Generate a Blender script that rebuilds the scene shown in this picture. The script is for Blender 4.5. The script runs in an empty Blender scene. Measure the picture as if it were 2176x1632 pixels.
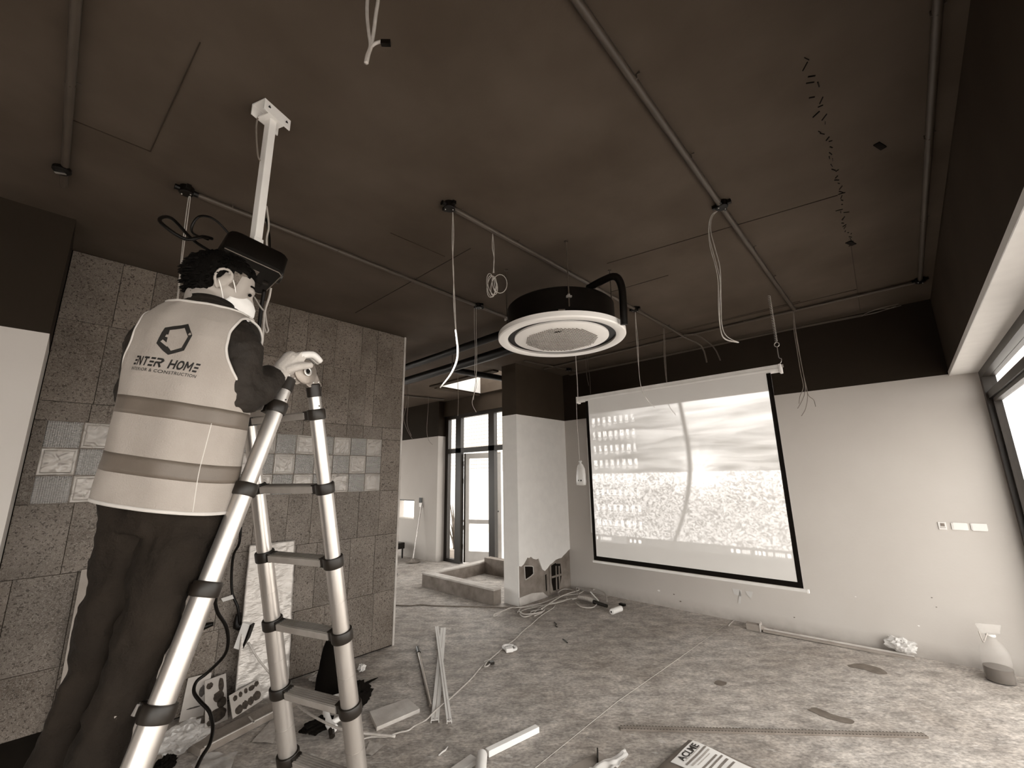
import bpy, bmesh, math, random
from mathutils import Vector, Matrix, noise, Quaternion
random.seed(7)
sc = bpy.context.scene
COL = sc.collection

# ------------------------------------------------------------------ camera
cd = bpy.data.cameras.new('camera'); cam = bpy.data.objects.new('camera', cd); COL.objects.link(cam)
cd.sensor_fit = 'HORIZONTAL'; cd.sensor_width = 36.0; cd.lens = 892.43 / 2176.0 * 36.0
cd.clip_start = 0.05; cd.clip_end = 200
cam.matrix_world = Matrix(((0.67789, -0.14754, -0.72020, 0.0),
                           (-0.73498, -0.15770, -0.65949, 0.0),
                           (-0.01628, 0.97640, -0.21534, 1.89),
                           (0, 0, 0, 1)))
sc.camera = cam

# ------------------------------------------------------------------ view, world, light
vs = sc.view_settings
sc.display_settings.display_device = 'sRGB'
vs.view_transform = 'Standard'; vs.look = 'None'; vs.gamma = 1.0; vs.use_curve_mapping = False
vs.exposure = 1.2
world = bpy.data.worlds.new('overcast_sky'); sc.world = world; world.use_nodes = True
bgn = world.node_tree.nodes['Background']
bgn.inputs['Color'].default_value = (1.0, 0.992, 0.965, 1); bgn.inputs['Strength'].default_value = 2.6
try:
    sc.cycles.use_denoising = True; sc.cycles.max_bounces = 8; sc.cycles.diffuse_bounces = 5
    sc.cycles.transmission_bounces = 6; sc.cycles.transparent_max_bounces = 12
    sc.cycles.sample_clamp_indirect = 6.0; sc.cycles.caustics_reflective = False; sc.cycles.caustics_refractive = False
except Exception:
    pass
def portal(loc, rot, sx, sy):      # guides the sampling of the sky through an opening, gives no light of its own
    l = bpy.data.lights.new('window_portal', 'AREA'); l.shape = 'RECTANGLE'; l.size = sx; l.size_y = sy
    l.cycles.is_portal = True
    o = bpy.data.objects.new('window_portal', l); COL.objects.link(o); o.location = loc; o.rotation_euler = rot
portal((0.95, -0.86, 1.45), (math.radians(-90), 0, math.pi), 10.7, 2.8)
portal((6.78, 6.6, 1.7), (0, math.radians(90), 0), 3.3, 3.5)
portal((0.9, 12.05, 1.45), (math.radians(-90), 0, 0), 10.7, 2.8)
portal((5.8, 6.05, 4.3), (0, 0, 0), 1.1, 1.7)

# ------------------------------------------------------------------ materials (warm monochrome, as the picture is toned)
def S(v):
    v = max(v, 0.0005)
    t = max(0.0, min(1.0, (math.log(v) - math.log(0.03)) / (math.log(0.7) - math.log(0.03))))
    lo, hi = (1.38, 1.0, 0.70), (1.035, 1.0, 0.965)
    return tuple(min(0.95, v * (lo[i] + (hi[i] - lo[i]) * t)) for i in range(3)) + (1.0,)
def new_mat(name):
    m = bpy.data.materials.new(name); m.use_nodes = True
    nt = m.node_tree; return m, nt, nt.nodes['Principled BSDF']
def N(nt, typ, **kw):
    n = nt.nodes.new(typ)
    for k, v in kw.items(): setattr(n, k, v)
    return n
def L(nt, a, b): nt.links.new(a, b)
def mat(name, v, var=0.12, scale=6.0, rough=0.6, metal=0.0, bump=0.0, bscale=60.0, spec=0.5, stretch=(1, 1, 1), detail=4.0, coat=0.0):
    m, nt, b = new_mat(name)
    b.inputs['Roughness'].default_value = rough; b.inputs['Metallic'].default_value = metal
    b.inputs['Specular IOR Level'].default_value = spec
    if coat: b.inputs['Coat Weight'].default_value = coat
    tc = N(nt, 'ShaderNodeTexCoord'); mp = N(nt, 'ShaderNodeMapping'); mp.inputs['Scale'].default_value = stretch
    L(nt, tc.outputs['Object'], mp.inputs['Vector'])
    if var > 0:
        no = N(nt, 'ShaderNodeTexNoise'); no.inputs['Scale'].default_value = scale; no.inputs['Detail'].default_value = detail
        L(nt, mp.outputs['Vector'], no.inputs['Vector'])
        cr = N(nt, 'ShaderNodeValToRGB'); cr.color_ramp.elements[0].position = 0.3; cr.color_ramp.elements[1].position = 0.7
        cr.color_ramp.elements[0].color = S(v * (1 - var)); cr.color_ramp.elements[1].color = S(v * (1 + var))
        L(nt, no.outputs['Fac'], cr.inputs['Fac']); L(nt, cr.outputs['Color'], b.inputs['Base Color'])
    else:
        b.inputs['Base Color'].default_value = S(v)
    if bump > 0:
        n2 = N(nt, 'ShaderNodeTexNoise'); n2.inputs['Scale'].default_value = bscale; n2.inputs['Detail'].default_value = 4
        L(nt, mp.outputs['Vector'], n2.inputs['Vector'])
        bu = N(nt, 'ShaderNodeBump'); bu.inputs['Strength'].default_value = bump; bu.inputs['Distance'].default_value = 0.01
        L(nt, n2.outputs['Fac'], bu.inputs['Height']); L(nt, bu.outputs['Normal'], b.inputs['Normal'])
    return m
M = {}
def wall_paint(name, split=2.885):
    m, nt, b = new_mat(name); b.inputs['Roughness'].default_value = 0.8; b.inputs['Specular IOR Level'].default_value = 0.1
    g = N(nt, 'ShaderNodeNewGeometry'); sp = N(nt, 'ShaderNodeSeparateXYZ'); L(nt, g.outputs['Position'], sp.inputs[0])
    gt = N(nt, 'ShaderNodeMath', operation='GREATER_THAN'); gt.inputs[1].default_value = split; L(nt, sp.outputs['Z'], gt.inputs[0])
    no = N(nt, 'ShaderNodeTexNoise'); no.inputs['Scale'].default_value = 1.6; no.inputs['Detail'].default_value = 5
    L(nt, g.outputs['Position'], no.inputs['Vector'])
    w = N(nt, 'ShaderNodeValToRGB'); w.color_ramp.elements[0].color = S(0.45); w.color_ramp.elements[1].color = S(0.53)
    d = N(nt, 'ShaderNodeValToRGB'); d.color_ramp.elements[0].color = S(0.013); d.color_ramp.elements[1].color = S(0.018)
    L(nt, no.outputs['Fac'], w.inputs['Fac']); L(nt, no.outputs['Fac'], d.inputs['Fac'])
    # scuffs and dirt close to the floor
    n3 = N(nt, 'ShaderNodeTexNoise'); n3.inputs['Scale'].default_value = 9; n3.inputs['Detail'].default_value = 6
    L(nt, g.outputs['Position'], n3.inputs['Vector'])
    mr = N(nt, 'ShaderNodeMapRange'); mr.inputs['From Min'].default_value = 0.02; mr.inputs['From Max'].default_value = 0.16
    mr.inputs['To Min'].default_value = 0.62; mr.inputs['To Max'].default_value = 0.0; L(nt, sp.outputs['Z'], mr.inputs['Value'])
    mu = N(nt, 'ShaderNodeMath', operation='MULTIPLY'); L(nt, mr.outputs['Result'], mu.inputs[0]); L(nt, n3.outputs['Fac'], mu.inputs[1])
    di = N(nt, 'ShaderNodeMixRGB'); di.inputs['Color2'].default_value = S(0.16); L(nt, mu.outputs[0], di.inputs['Fac']); L(nt, w.outputs['Color'], di.inputs['Color1'])
    mx = N(nt, 'ShaderNodeMixRGB'); L(nt, gt.outputs[0], mx.inputs['Fac']); L(nt, di.outputs['Color'], mx.inputs['Color1']); L(nt, d.outputs['Color'], mx.inputs['Color2'])
    L(nt, mx.outputs['Color'], b.inputs['Base Color'])
    bu = N(nt, 'ShaderNodeBump'); bu.inputs['Strength'].default_value = 0.08; bu.inputs['Distance'].default_value = 0.01
    n2 = N(nt, 'ShaderNodeTexNoise'); n2.inputs['Scale'].default_value = 30; L(nt, g.outputs['Position'], n2.inputs['Vector'])
    L(nt, n2.outputs['Fac'], bu.inputs['Height']); L(nt, bu.outputs['Normal'], b.inputs['Normal'])
    return m
M['wall'] = wall_paint('white_wall_dark_top')
def floor_mat():
    m, nt, b = new_mat('raw_concrete_floor'); b.inputs['Roughness'].default_value = 0.55; b.inputs['Specular IOR Level'].default_value = 0.35
    g = N(nt, 'ShaderNodeNewGeometry')
    def noi(sc_, det, stretch, rot=0.0):
        mp = N(nt, 'ShaderNodeMapping'); mp.vector_type = 'TEXTURE'; mp.inputs['Scale'].default_value = stretch; mp.inputs['Rotation'].default_value = (0, 0, rot)
        L(nt, g.outputs['Position'], mp.inputs['Vector'])
        n = N(nt, 'ShaderNodeTexNoise'); n.inputs['Scale'].default_value = sc_; n.inputs['Detail'].default_value = det; n.inputs['Roughness'].default_value = 0.62
        L(nt, mp.outputs['Vector'], n.inputs['Vector']); return n
    a = noi(1.3, 9, (1, 1, 1)); c = noi(9, 8, (1.7, 1, 1), -0.8); e = noi(46, 5, (1.5, 1, 1), -0.75); fk = noi(24, 5, (2.6, 1, 1), -0.86)
    r1 = N(nt, 'ShaderNodeValToRGB'); r1.color_ramp.elements[0].position = 0.32; r1.color_ramp.elements[1].position = 0.68
    r1.color_ramp.elements[0].color = S(0.25); r1.color_ramp.elements[1].color = S(0.41)
    L(nt, a.outputs['Fac'], r1.inputs['Fac'])
    def ov(src, n, lo, hi, f):
        r = N(nt, 'ShaderNodeValToRGB'); r.color_ramp.elements[0].position = 0.36; r.color_ramp.elements[1].position = 0.66
        r.color_ramp.elements[0].color = (lo, lo, lo, 1); r.color_ramp.elements[1].color = (hi, hi, hi, 1)
        L(nt, n.outputs['Fac'], r.inputs['Fac'])
        mx = N(nt, 'ShaderNodeMixRGB', blend_type='OVERLAY'); mx.inputs['Fac'].default_value = f
        L(nt, src.outputs['Color'], mx.inputs['Color1']); L(nt, r.outputs['Color'], mx.inputs['Color2']); return mx
    o1 = ov(r1, c, 0.22, 0.78, 0.6); o2 = ov(o1, e, 0.24, 0.76, 0.6)
    # pale plaster flecks
    vo = N(nt, 'ShaderNodeTexVoronoi'); vo.inputs['Scale'].default_value = 9; L(nt, g.outputs['Position'], vo.inputs['Vector'])
    vr = N(nt, 'ShaderNodeValToRGB'); vr.color_ramp.elements[0].color = (1, 1, 1, 1); vr.color_ramp.elements[1].color = (0, 0, 0, 1)
    vr.color_ramp.elements[0].position = 0.02; vr.color_ramp.elements[1].position = 0.07; L(nt, vo.outputs['Distance'], vr.inputs['Fac'])
    mx = N(nt, 'ShaderNodeMixRGB'); mx.inputs['Color2'].default_value = S(0.55); L(nt, vr.outputs['Color'], mx.inputs['Fac']); L(nt, o2.outputs['Color'], mx.inputs['Color1'])
    fr_ = N(nt, 'ShaderNodeValToRGB'); fr_.color_ramp.elements[0].position = 0.60; fr_.color_ramp.elements[0].color = (0, 0, 0, 1); fr_.color_ramp.elements[1].position = 0.68; fr_.color_ramp.elements[1].color = (.6, .6, .6, 1)
    L(nt, fk.outputs['Fac'], fr_.inputs['Fac']); m9 = N(nt, 'ShaderNodeMixRGB'); m9.inputs['Color2'].default_value = S(0.58); L(nt, fr_.outputs['Color'], m9.inputs['Fac']); L(nt, mx.outputs['Color'], m9.inputs['Color1'])
    L(nt, m9.outputs['Color'], b.inputs['Base Color'])
    bu = N(nt, 'ShaderNodeBump'); bu.inputs['Strength'].default_value = 0.35; bu.inputs['Distance'].default_value = 0.012
    L(nt, e.outputs['Fac'], bu.inputs['Height']); L(nt, bu.outputs['Normal'], b.inputs['Normal'])
    return m
M['floor'] = floor_mat()
def tile_mat():
    m, nt, b = new_mat('wood_fleck_tile'); b.inputs['Roughness'].default_value = 0.5; b.inputs['Specular IOR Level'].default_value = 0.3
    g = N(nt, 'ShaderNodeNewGeometry'); oi = N(nt, 'ShaderNodeObjectInfo')
    off = N(nt, 'ShaderNodeVectorMath', operation='SCALE'); L(nt, oi.outputs['Location'], off.inputs[0]); off.inputs['Scale'].default_value = 7.3
    ad = N(nt, 'ShaderNodeVectorMath', operation='ADD'); L(nt, g.outputs['Position'], ad.inputs[0]); L(nt, off.outputs[0], ad.inputs[1])
    def noi(s, det, dist=0.0):
        n = N(nt, 'ShaderNodeTexNoise'); n.inputs['Scale'].default_value = s; n.inputs['Detail'].default_value = det
        n.inputs['Distortion'].default_value = dist; L(nt, ad.outputs[0], n.inputs['Vector']); return n
    big = noi(2.2, 5); fl = noi(30, 2, 2.6); sp = noi(70, 2, 0.8)
    r1 = N(nt, 'ShaderNodeValToRGB'); r1.color_ramp.elements[0].position = 0.3; r1.color_ramp.elements[1].position = 0.7
    r1.color_ramp.elements[0].color = S(0.066); r1.color_ramp.elements[1].color = S(0.150); L(nt, big.outputs['Fac'], r1.inputs['Fac'])
    # per tile shade
    mr = N(nt, 'ShaderNodeMapRange'); mr.inputs['To Min'].default_value = 0.82; mr.inputs['To Max'].default_value = 1.15; L(nt, oi.outputs['Random'], mr.inputs['Value'])
    mv = N(nt, 'ShaderNodeVectorMath', operation='SCALE'); L(nt, r1.outputs['Color'], mv.inputs[0]); L(nt, mr.outputs['Result'], mv.inputs['Scale'])
    fr = N(nt, 'ShaderNodeValToRGB'); e = fr.color_ramp.elements; e[0].position = 0.455; e[0].color = (0, 0, 0, 1); e[1].position = 0.5; e[1].color = (1, 1, 1, 1)
    x = e.new(0.545); x.color = (0, 0, 0, 1); L(nt, fl.outputs['Fac'], fr.inputs['Fac'])
    f0 = N(nt, 'ShaderNodeMath', operation='MULTIPLY'); f0.inputs[1].default_value = 0.55; L(nt, fr.outputs['Color'], f0.inputs[0])
    m1 = N(nt, 'ShaderNodeMixRGB'); m1.inputs['Color2'].default_value = S(0.30); L(nt, f0.outputs[0], m1.inputs['Fac']); L(nt, mv.outputs[0], m1.inputs['Color1'])
    dr = N(nt, 'ShaderNodeValToRGB'); dr.color_ramp.elements[0].position = 0.36; dr.color_ramp.elements[0].color = (0.9, 0.9, 0.9, 1); dr.color_ramp.elements[1].position = 0.43; dr.color_ramp.elements[1].color = (0, 0, 0, 1)
    L(nt, sp.outputs['Fac'], dr.inputs['Fac'])
    m2 = N(nt, 'ShaderNodeMixRGB'); m2.inputs['Color2'].default_value = S(0.03); L(nt, dr.outputs['Color'], m2.inputs['Fac']); L(nt, m1.outputs['Color'], m2.inputs['Color1'])
    L(nt, m2.outputs['Color'], b.inputs['Base Color'])
    bu = N(nt, 'ShaderNodeBump'); bu.inputs['Strength'].default_value = 0.25; bu.inputs['Distance'].default_value = 0.006
    L(nt, fl.outputs['Fac'], bu.inputs['Height']); L(nt, bu.outputs['Normal'], b.inputs['Normal'])
    return m
M['tile'] = tile_mat()
def glass_block(name, kind):
    m, nt, b = new_mat(name); b.inputs['Roughness'].default_value = 0.28 if kind == 'wave' else 0.2; b.inputs['Base Color'].default_value = S(0.38 if kind == 'wave' else 0.62)
    b.inputs['Transmission Weight'].default_value = 0.30 if kind == 'wave' else 0.36; b.inputs['IOR'].default_value = 1.45
    tc = N(nt, 'ShaderNodeTexCoord'); bu = N(nt, 'ShaderNodeBump'); bu.inputs['Distance'].default_value = 0.02
    if kind == 'grid':
        w1 = N(nt, 'ShaderNodeTexWave', bands_direction='X'); w2 = N(nt, 'ShaderNodeTexWave', bands_direction='Z')
        for w in (w1, w2): w.inputs['Scale'].default_value = 26; L(nt, tc.outputs['Object'], w.inputs['Vector'])
        ad = N(nt, 'ShaderNodeMath', operation='ADD'); L(nt, w1.outputs['Fac'], ad.inputs[0]); L(nt, w2.outputs['Fac'], ad.inputs[1])
        L(nt, ad.outputs[0], bu.inputs['Height']); bu.inputs['Strength'].default_value = 0.7
    else:
        no = N(nt, 'ShaderNodeTexNoise'); no.inputs['Scale'].default_value = 13; no.inputs['Distortion'].default_value = 1.4; no.inputs['Detail'].default_value = 1
        oi = N(nt, 'ShaderNodeObjectInfo'); ad = N(nt, 'ShaderNodeVectorMath', operation='ADD'); L(nt, tc.outputs['Object'], ad.inputs[0]); L(nt, oi.outputs['Location'], ad.inputs[1])
        L(nt, ad.outputs[0], no.inputs['Vector']); L(nt, no.outputs['Fac'], bu.inputs['Height']); bu.inputs['Strength'].default_value = 1.0
    L(nt, bu.outputs['Normal'], b.inputs['Normal']); return m
M['gb_grid'] = glass_block('ribbed_glass_block', 'grid'); M['gb_wave'] = glass_block('wavy_glass_block', 'wave')
def glass(name, v=0.95, rough=0.0):
    m, nt, b = new_mat(name); out = nt.nodes['Material Output']
    tr = N(nt, 'ShaderNodeBsdfTransparent'); tr.inputs['Color'].default_value = (v, v * 0.99, v * 0.975, 1)
    gl = N(nt, 'ShaderNodeBsdfGlossy'); gl.inputs['Roughness'].default_value = max(0.02, rough)
    lw = N(nt, 'ShaderNodeLayerWeight'); lw.inputs['Blend'].default_value = 0.5
    pw = N(nt, 'ShaderNodeMath', operation='POWER'); pw.inputs[1].default_value = 5.0; L(nt, lw.outputs['Facing'], pw.inputs[0])
    ma = N(nt, 'ShaderNodeMath', operation='MULTIPLY_ADD'); ma.inputs[1].default_value = 0.55; ma.inputs[2].default_value = 0.02; L(nt, pw.outputs[0], ma.inputs[0])
    mx = N(nt, 'ShaderNodeMixShader'); L(nt, ma.outputs[0], mx.inputs[0]); L(nt, tr.outputs[0], mx.inputs[1]); L(nt, gl.outputs[0], mx.inputs[2])
    L(nt, mx.outputs[0], out.inputs['Surface']); return m
M['pane'] = glass('clear_window_glass')
def film(name, v, alpha, rough=0.2):
    m, nt, b = new_mat(name); b.inputs['Base Color'].default_value = S(v); b.inputs['Roughness'].default_value = rough
    b.inputs['Alpha'].default_value = alpha; b.inputs['Specular IOR Level'].default_value = 0.7; return m
M['film'] = film('thin_clear_plastic', 0.6, 0.34, 0.12)
M['bottle'] = film('clear_bottle_plastic', 0.5, 0.20, 0.08)
M['faint'] = film('faint_clear_film', 0.6, 0.12, 0.2)
M['bag'] = film('milky_plastic_bag', 0.7, 0.75, 0.3)
M['liquid'] = mat('brown_liquid', 0.05, 0.05, rough=0.1)
M['ceiling'] = mat('dark_painted_ceiling', 0.060, 0.22, 1.4, 0.8, bump=0.12, bscale=22, spec=0.1)
M['dark'] = mat('dark_paint', 0.030, 0.15, 2.0, 0.8, spec=0.1)
M['conduit'] = mat('dark_painted_conduit', 0.045, 0.1, 8, 0.5)
M['black'] = mat('black_plastic', 0.003, 0.1, 20, 0.4, spec=0.18)
M['blackmatte'] = mat('black_cloth', 0.003, 0.1, 30, 0.9, bump=0.2, bscale=120, spec=0.08)
M['collar'] = mat('dark_ladder_collar', 0.010, 0.15, 20, 0.4, spec=0.35)
M['alu'] = mat('brushed_aluminium', 0.50, 0.10, 14, 0.32, metal=0.85, bump=0.03, bscale=140, stretch=(1, 1, 0.15))
M['aludark'] = mat('grey_cast_aluminium', 0.22, 0.1, 30, 0.38, metal=0.6, bump=0.08, bscale=200)
M['rung'] = mat('ribbed_aluminium_rung', 0.42, 0.12, 18, 0.42, metal=0.6)
M['panelwhite'] = mat('bright_white_panel', 0.90, 0.02, 6, 0.4)
M['white'] = mat('white_enamel', 0.76, 0.04, 6, 0.4)
M['offwhite'] = mat('off_white_plastic', 0.68, 0.06, 8, 0.5)
M['wire'] = mat('pale_wire_insulation', 0.40, 0.15, 30, 0.5)
M['wiredim'] = mat('grey_wire_insulation', 0.16, 0.15, 30, 0.55)
M['wirewhite'] = mat('white_cable_sheath', 0.68, 0.06, 20, 0.45)
M['steel'] = mat('galvanised_steel', 0.55, 0.15, 40, 0.35, metal=0.8)
M['concrete'] = mat('grey_concrete', 0.17, 0.35, 5, 0.85, bump=0.5, bscale=30)
M['concretelight'] = mat('pale_and_lit_concrete', 0.44, 0.2, 6, 0.8, bump=0.3, bscale=30)  # on the kerb top this pale tone carries painted door light
M['plaster'] = mat('white_plaster_edge', 0.74, 0.03, 8, 0.8, bump=0.1)
M['void'] = mat('dark_wall_cavity', 0.006, 0.3, 8, 0.9, spec=0.1)
M['frame'] = mat('dark_brown_window_frame', 0.014, 0.1, 8, 0.4, spec=0.35)
M['doorframe'] = mat('grey_door_leaf_frame', 0.62, 0.06, 8, 0.45)
M['screen'] = mat('matte_white_screen_cloth', 0.70, 0.02, 3, 0.9, spec=0.1)
M['border'] = mat('black_screen_border', 0.004, 0.0, 1, 0.9, spec=0.1)
M['vest'] = mat('pale_vest_cloth', 0.29, 0.07, 9, 0.75, bump=0.25, bscale=220, spec=0.25)
M['band'] = mat('grey_reflective_band', 0.10, 0.08, 14, 0.5, bump=0.1, bscale=260)
M['piping'] = mat('light_vest_piping', 0.48, 0.05, 20, 0.7)
M['print'] = mat('black_print', 0.006, 0.0, 1, 0.7)
M['jacket'] = mat('dark_jacket_cloth', 0.011, 0.25, 12, 0.75, bump=0.35, bscale=90, spec=0.3)
M['trousers'] = mat('dark_work_trousers', 0.0105, 0.22, 7, 0.85, bump=0.35, bscale=150, spec=0.15)
M['skin'] = mat('skin', 0.32, 0.06, 20, 0.5, spec=0.35)
M['hair'] = mat('black_hair', 0.002, 0.2, 90, 0.7, bump=0.5, bscale=160, spec=0.08)
M['fadehair'] = mat('short_clipped_hair', 0.11, 0.55, 160, 0.8, bump=0.4, bscale=220)
M['mask'] = mat('white_face_mask', 0.86, 0.02, 20, 0.75, bump=0.05)
M['glove'] = mat('pale_work_glove', 0.40, 0.08, 26, 0.7, bump=0.25, bscale=180)
M['glovetip'] = mat('rubber_dipped_glove_fingers', 0.62, 0.05, 26, 0.45)
M['shoe'] = mat('black_work_shoe', 0.012, 0.1, 20, 0.6)
M['wood'] = mat('pale_raw_wood', 0.56, 0.14, 9, 0.6, stretch=(1, 1, 1), bump=0.1)
M['woodgrey'] = mat('weathered_board', 0.17, 0.25, 7, 0.75, bump=0.3)
M['board'] = mat('grey_fibre_board', 0.24, 0.14, 5, 0.75, bump=0.15, bscale=80)
M['cardboard'] = mat('brown_kraft_sack', 0.13, 0.2, 7, 0.7, bump=0.4, bscale=14)
M['paper'] = mat('white_paper', 0.62, 0.06, 9, 0.7, bump=0.15, bscale=16)
M['sheetpaper'] = mat('printed_sheet_paper', 0.36, 0.10, 9, 0.7)
M['papergrey'] = mat('grey_printed_paper', 0.36, 0.2, 30, 0.7)
M['label'] = mat('white_label', 0.72, 0.03, 9, 0.5)
M['stain'] = mat('dark_floor_stain', 0.11, 0.3, 14, 0.7)
M['foil'] = mat('silver_foil_film', 0.42, 0.10, 8, 0.34, metal=0.25, bump=0.5, bscale=26, stretch=(1, 1, 2.2))
M['leaf'] = mat('green_grey_leaf', 0.10, 0.3, 6, 0.5)
M['outwall'] = mat('pale_outside_wall', 0.68, 0.08, 2, 0.8)
M['outground'] = mat('pale_outside_paving', 0.66, 0.15, 2, 0.8)
M['photo'] = mat('printed_picture_ink', 0.03, 0.6, 40, 0.5)

# ------------------------------------------------------------------ mesh building helpers
ORG = {}
def V(p): return Vector(p)
class MB:
    def __init__(s): s.v = []; s.f = []
    def add(s, vs_, fs):
        o = len(s.v); s.v += [Vector(p) for p in vs_]; s.f += [tuple(i + o for i in f) for f in fs]; return s
    def box(s, a, b):
        (x0, y0, z0), (x1, y1, z1) = a, b
        return s.add([(x0, y0, z0), (x1, y0, z0), (x1, y1, z0), (x0, y1, z0), (x0, y0, z1), (x1, y0, z1), (x1, y1, z1), (x0, y1, z1)],
                     [(3, 2, 1, 0), (4, 5, 6, 7), (0, 1, 5, 4), (1, 2, 6, 5), (2, 3, 7, 6), (3, 0, 4, 7)])
    def obox(s, c, ax, ay, az):   # oriented box from centre and half axes
        c, ax, ay, az = map(Vector, (c, ax, ay, az)); vs_ = []
        for k in (-1, 1):
            for (i, j) in ((-1, -1), (1, -1), (1, 1), (-1, 1)): vs_.append(c + ax * i + ay * j + az * k)
        return s.add(vs_, [(3, 2, 1, 0), (4, 5, 6, 7), (0, 1, 5, 4), (1, 2, 6, 5), (2, 3, 7, 6), (3, 0, 4, 7)])
    def bar(s, p0, p1, w, h, up=(0, 0, 1)):   # rectangular bar from p0 to p1
        p0, p1 = V(p0), V(p1); d = (p1 - p0); ln = d.length; d.normalize()
        side = d.cross(V(up)); side.normalize(); u = side.cross(d)
        return s.obox((p0 + p1) / 2, d * ln / 2, side * w / 2, u * h / 2)
    def rings(s, rs, closed=True, cap=True):
        n = len(rs[0]); o = len(s.v)
        for r in rs: s.v += [Vector(p) for p in r]
        for i in range(len(rs) - 1):
            for j in range(n if closed else n - 1):
                a = o + i * n + j; b = o + i * n + (j + 1) % n
                s.f.append((a, b, b + n, a + n))
        if cap and closed:
            s.f.append(tuple(o + j for j in reversed(range(n)))); s.f.append(tuple(o + (len(rs) - 1) * n + j for j in range(n)))
        return s
    def tube(s, pts, r, n=8, smooth=0, cap=True):
        pts = [V(p) for p in pts]; rr = list(r) if isinstance(r, (list, tuple)) else [r] * len(pts)
        if smooth: pts, rr = catmull(pts, rr, smooth)
        rs = []; t0 = None; nn = None
        for i, p in enumerate(pts):
            t = (pts[min(i + 1, len(pts) - 1)] - pts[max(i - 1, 0)])
            if t.length < 1e-9: t = Vector((0, 0, 1))
            t.normalize()
            if nn is None:
                nn = t.orthogonal().normalized()
            else:
                nn = t0.rotation_difference(t) @ nn; nn = (nn - t * nn.dot(t)).normalized()
            t0 = t; bb = t.cross(nn)
            rs.append([p + (nn * math.cos(k * 2 * math.pi / n) + bb * math.sin(k * 2 * math.pi / n)) * rr[i] for k in range(n)])
        return s.rings(rs, True, cap)
    def cyl(s, p0, p1, r0, r1=None, n=24): return s.tube([p0, p1], [r0, r0 if r1 is None else r1], n)
    def lathe(s, c, prof, n=48, axis=(0, 0, 1), cap=True):   # prof: (radius, height)
        c = V(c); ax = V(axis).normalized(); a = ax.orthogonal().normalized(); b = ax.cross(a)
        return s.rings([[c + ax * h + (a * math.cos(k * 2 * math.pi / n) + b * math.sin(k * 2 * math.pi / n)) * r for k in range(n)] for r, h in prof], True, cap)
    def prism(s, poly, ext):   # extruded polygon
        ext = V(ext); n = len(poly); a = [V(p) for p in poly]
        s.add(a + [p + ext for p in a], [tuple(range(n)), tuple(reversed(range(n, 2 * n)))] + [(j, j + n, (j + 1) % n + n, (j + 1) % n) for j in range(n)])
        return s
    def ball(s, c, rx, ry=None, rz=None, n=12, basis=None):
        ry = rx if ry is None else ry; rz = rx if rz is None else rz; c = V(c)
        B = basis or (Vector((1, 0, 0)), Vector((0, 1, 0)), Vector((0, 0, 1))); rs = []
        for i in range(1, n):
            ph = -math.pi / 2 + math.pi * i / n
            rs.append([c + B[0] * rx * math.cos(ph) * math.cos(t) + B[1] * ry * math.cos(ph) * math.sin(t) + B[2] * rz * math.sin(ph) for t in [k * 2 * math.pi / (2 * n) for k in range(2 * n)]])
        return s.rings(rs)
    def sheet(s, c00, c10, c11, c01, nx=10, ny=10, amp=0.01, seed=0, th=0.0015, freq=14.0):
        c00, c10, c11, c01 = map(V, (c00, c10, c11, c01)); nr = (c10 - c00).cross(c01 - c00).normalized(); top = []
        for j in range(ny + 1):
            for i in range(nx + 1):
                u, w = i / nx, j / ny
                p = (c00 * (1 - u) + c10 * u) * (1 - w) + (c01 * (1 - u) + c11 * u) * w
                k = noise.noise(p * freq + Vector((seed * 3.1, 0, seed))) + 0.5 * noise.noise(p * freq * 2.3 + Vector((0, seed * 5.7, 0)))
                top.append(p + nr * amp * (k + 0.75))
        m = (nx + 1) * (ny + 1); vs_ = top + [p - nr * th for p in top]; fs = []
        for j in range(ny):
            for i in range(nx):
                a = j * (nx + 1) + i; q = (a, a + 1, a + nx + 2, a + nx + 1); fs.append(q); fs.append(tuple(x + m for x in reversed(q)))
        edge = [i for i in range(nx + 1)] + [(j + 1) * (nx + 1) + nx for j in range(ny)] + [ny * (nx + 1) + nx - 1 - i for i in range(nx)] + [(ny - 1 - j) * (nx + 1) for j in range(ny - 1)]
        for a, b in zip(edge, edge[1:] + edge[:1]): fs.append((b, a, a + m, b + m))
        return s.add(vs_, fs)
    def build(s, name, material, parent=None, smooth=False, origin=None, bevel=0.0):
        me = bpy.data.meshes.new(name)
        if parent is None:
            if origin is None:
                xs = [p.x for p in s.v]; ys = [p.y for p in s.v]; zs = [p.z for p in s.v]
                origin = Vector(((min(xs) + max(xs)) / 2, (min(ys) + max(ys)) / 2, min(zs)))
            origin = V(origin)
        else:
            origin = ORG[parent.name]
        me.from_pydata([tuple(p - origin) for p in s.v], [], s.f); me.validate()
        bm = bmesh.new(); bm.from_mesh(me)
        if bevel > 0: bmesh.ops.bevel(bm, geom=[e for e in bm.edges if len(e.link_faces) == 2 and e.calc_face_angle(0) > 0.6], offset=bevel, segments=2, affect='EDGES', profile=0.6)
        bmesh.ops.recalc_face_normals(bm, faces=bm.faces); bm.to_mesh(me); bm.free()
        o = bpy.data.objects.new(name, me); COL.objects.link(o)
        me.materials.append(material if not isinstance(material, str) else M[material])
        if parent is None: o.location = origin
        else: o.parent = parent
        ORG[o.name] = origin.copy()
        if smooth:
            me.polygons.foreach_set('use_smooth', [True] * len(me.polygons))
            if smooth != 'all':
                try: me.set_sharp_from_angle(angle=math.radians(38))
                except Exception: pass
        return o
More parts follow.
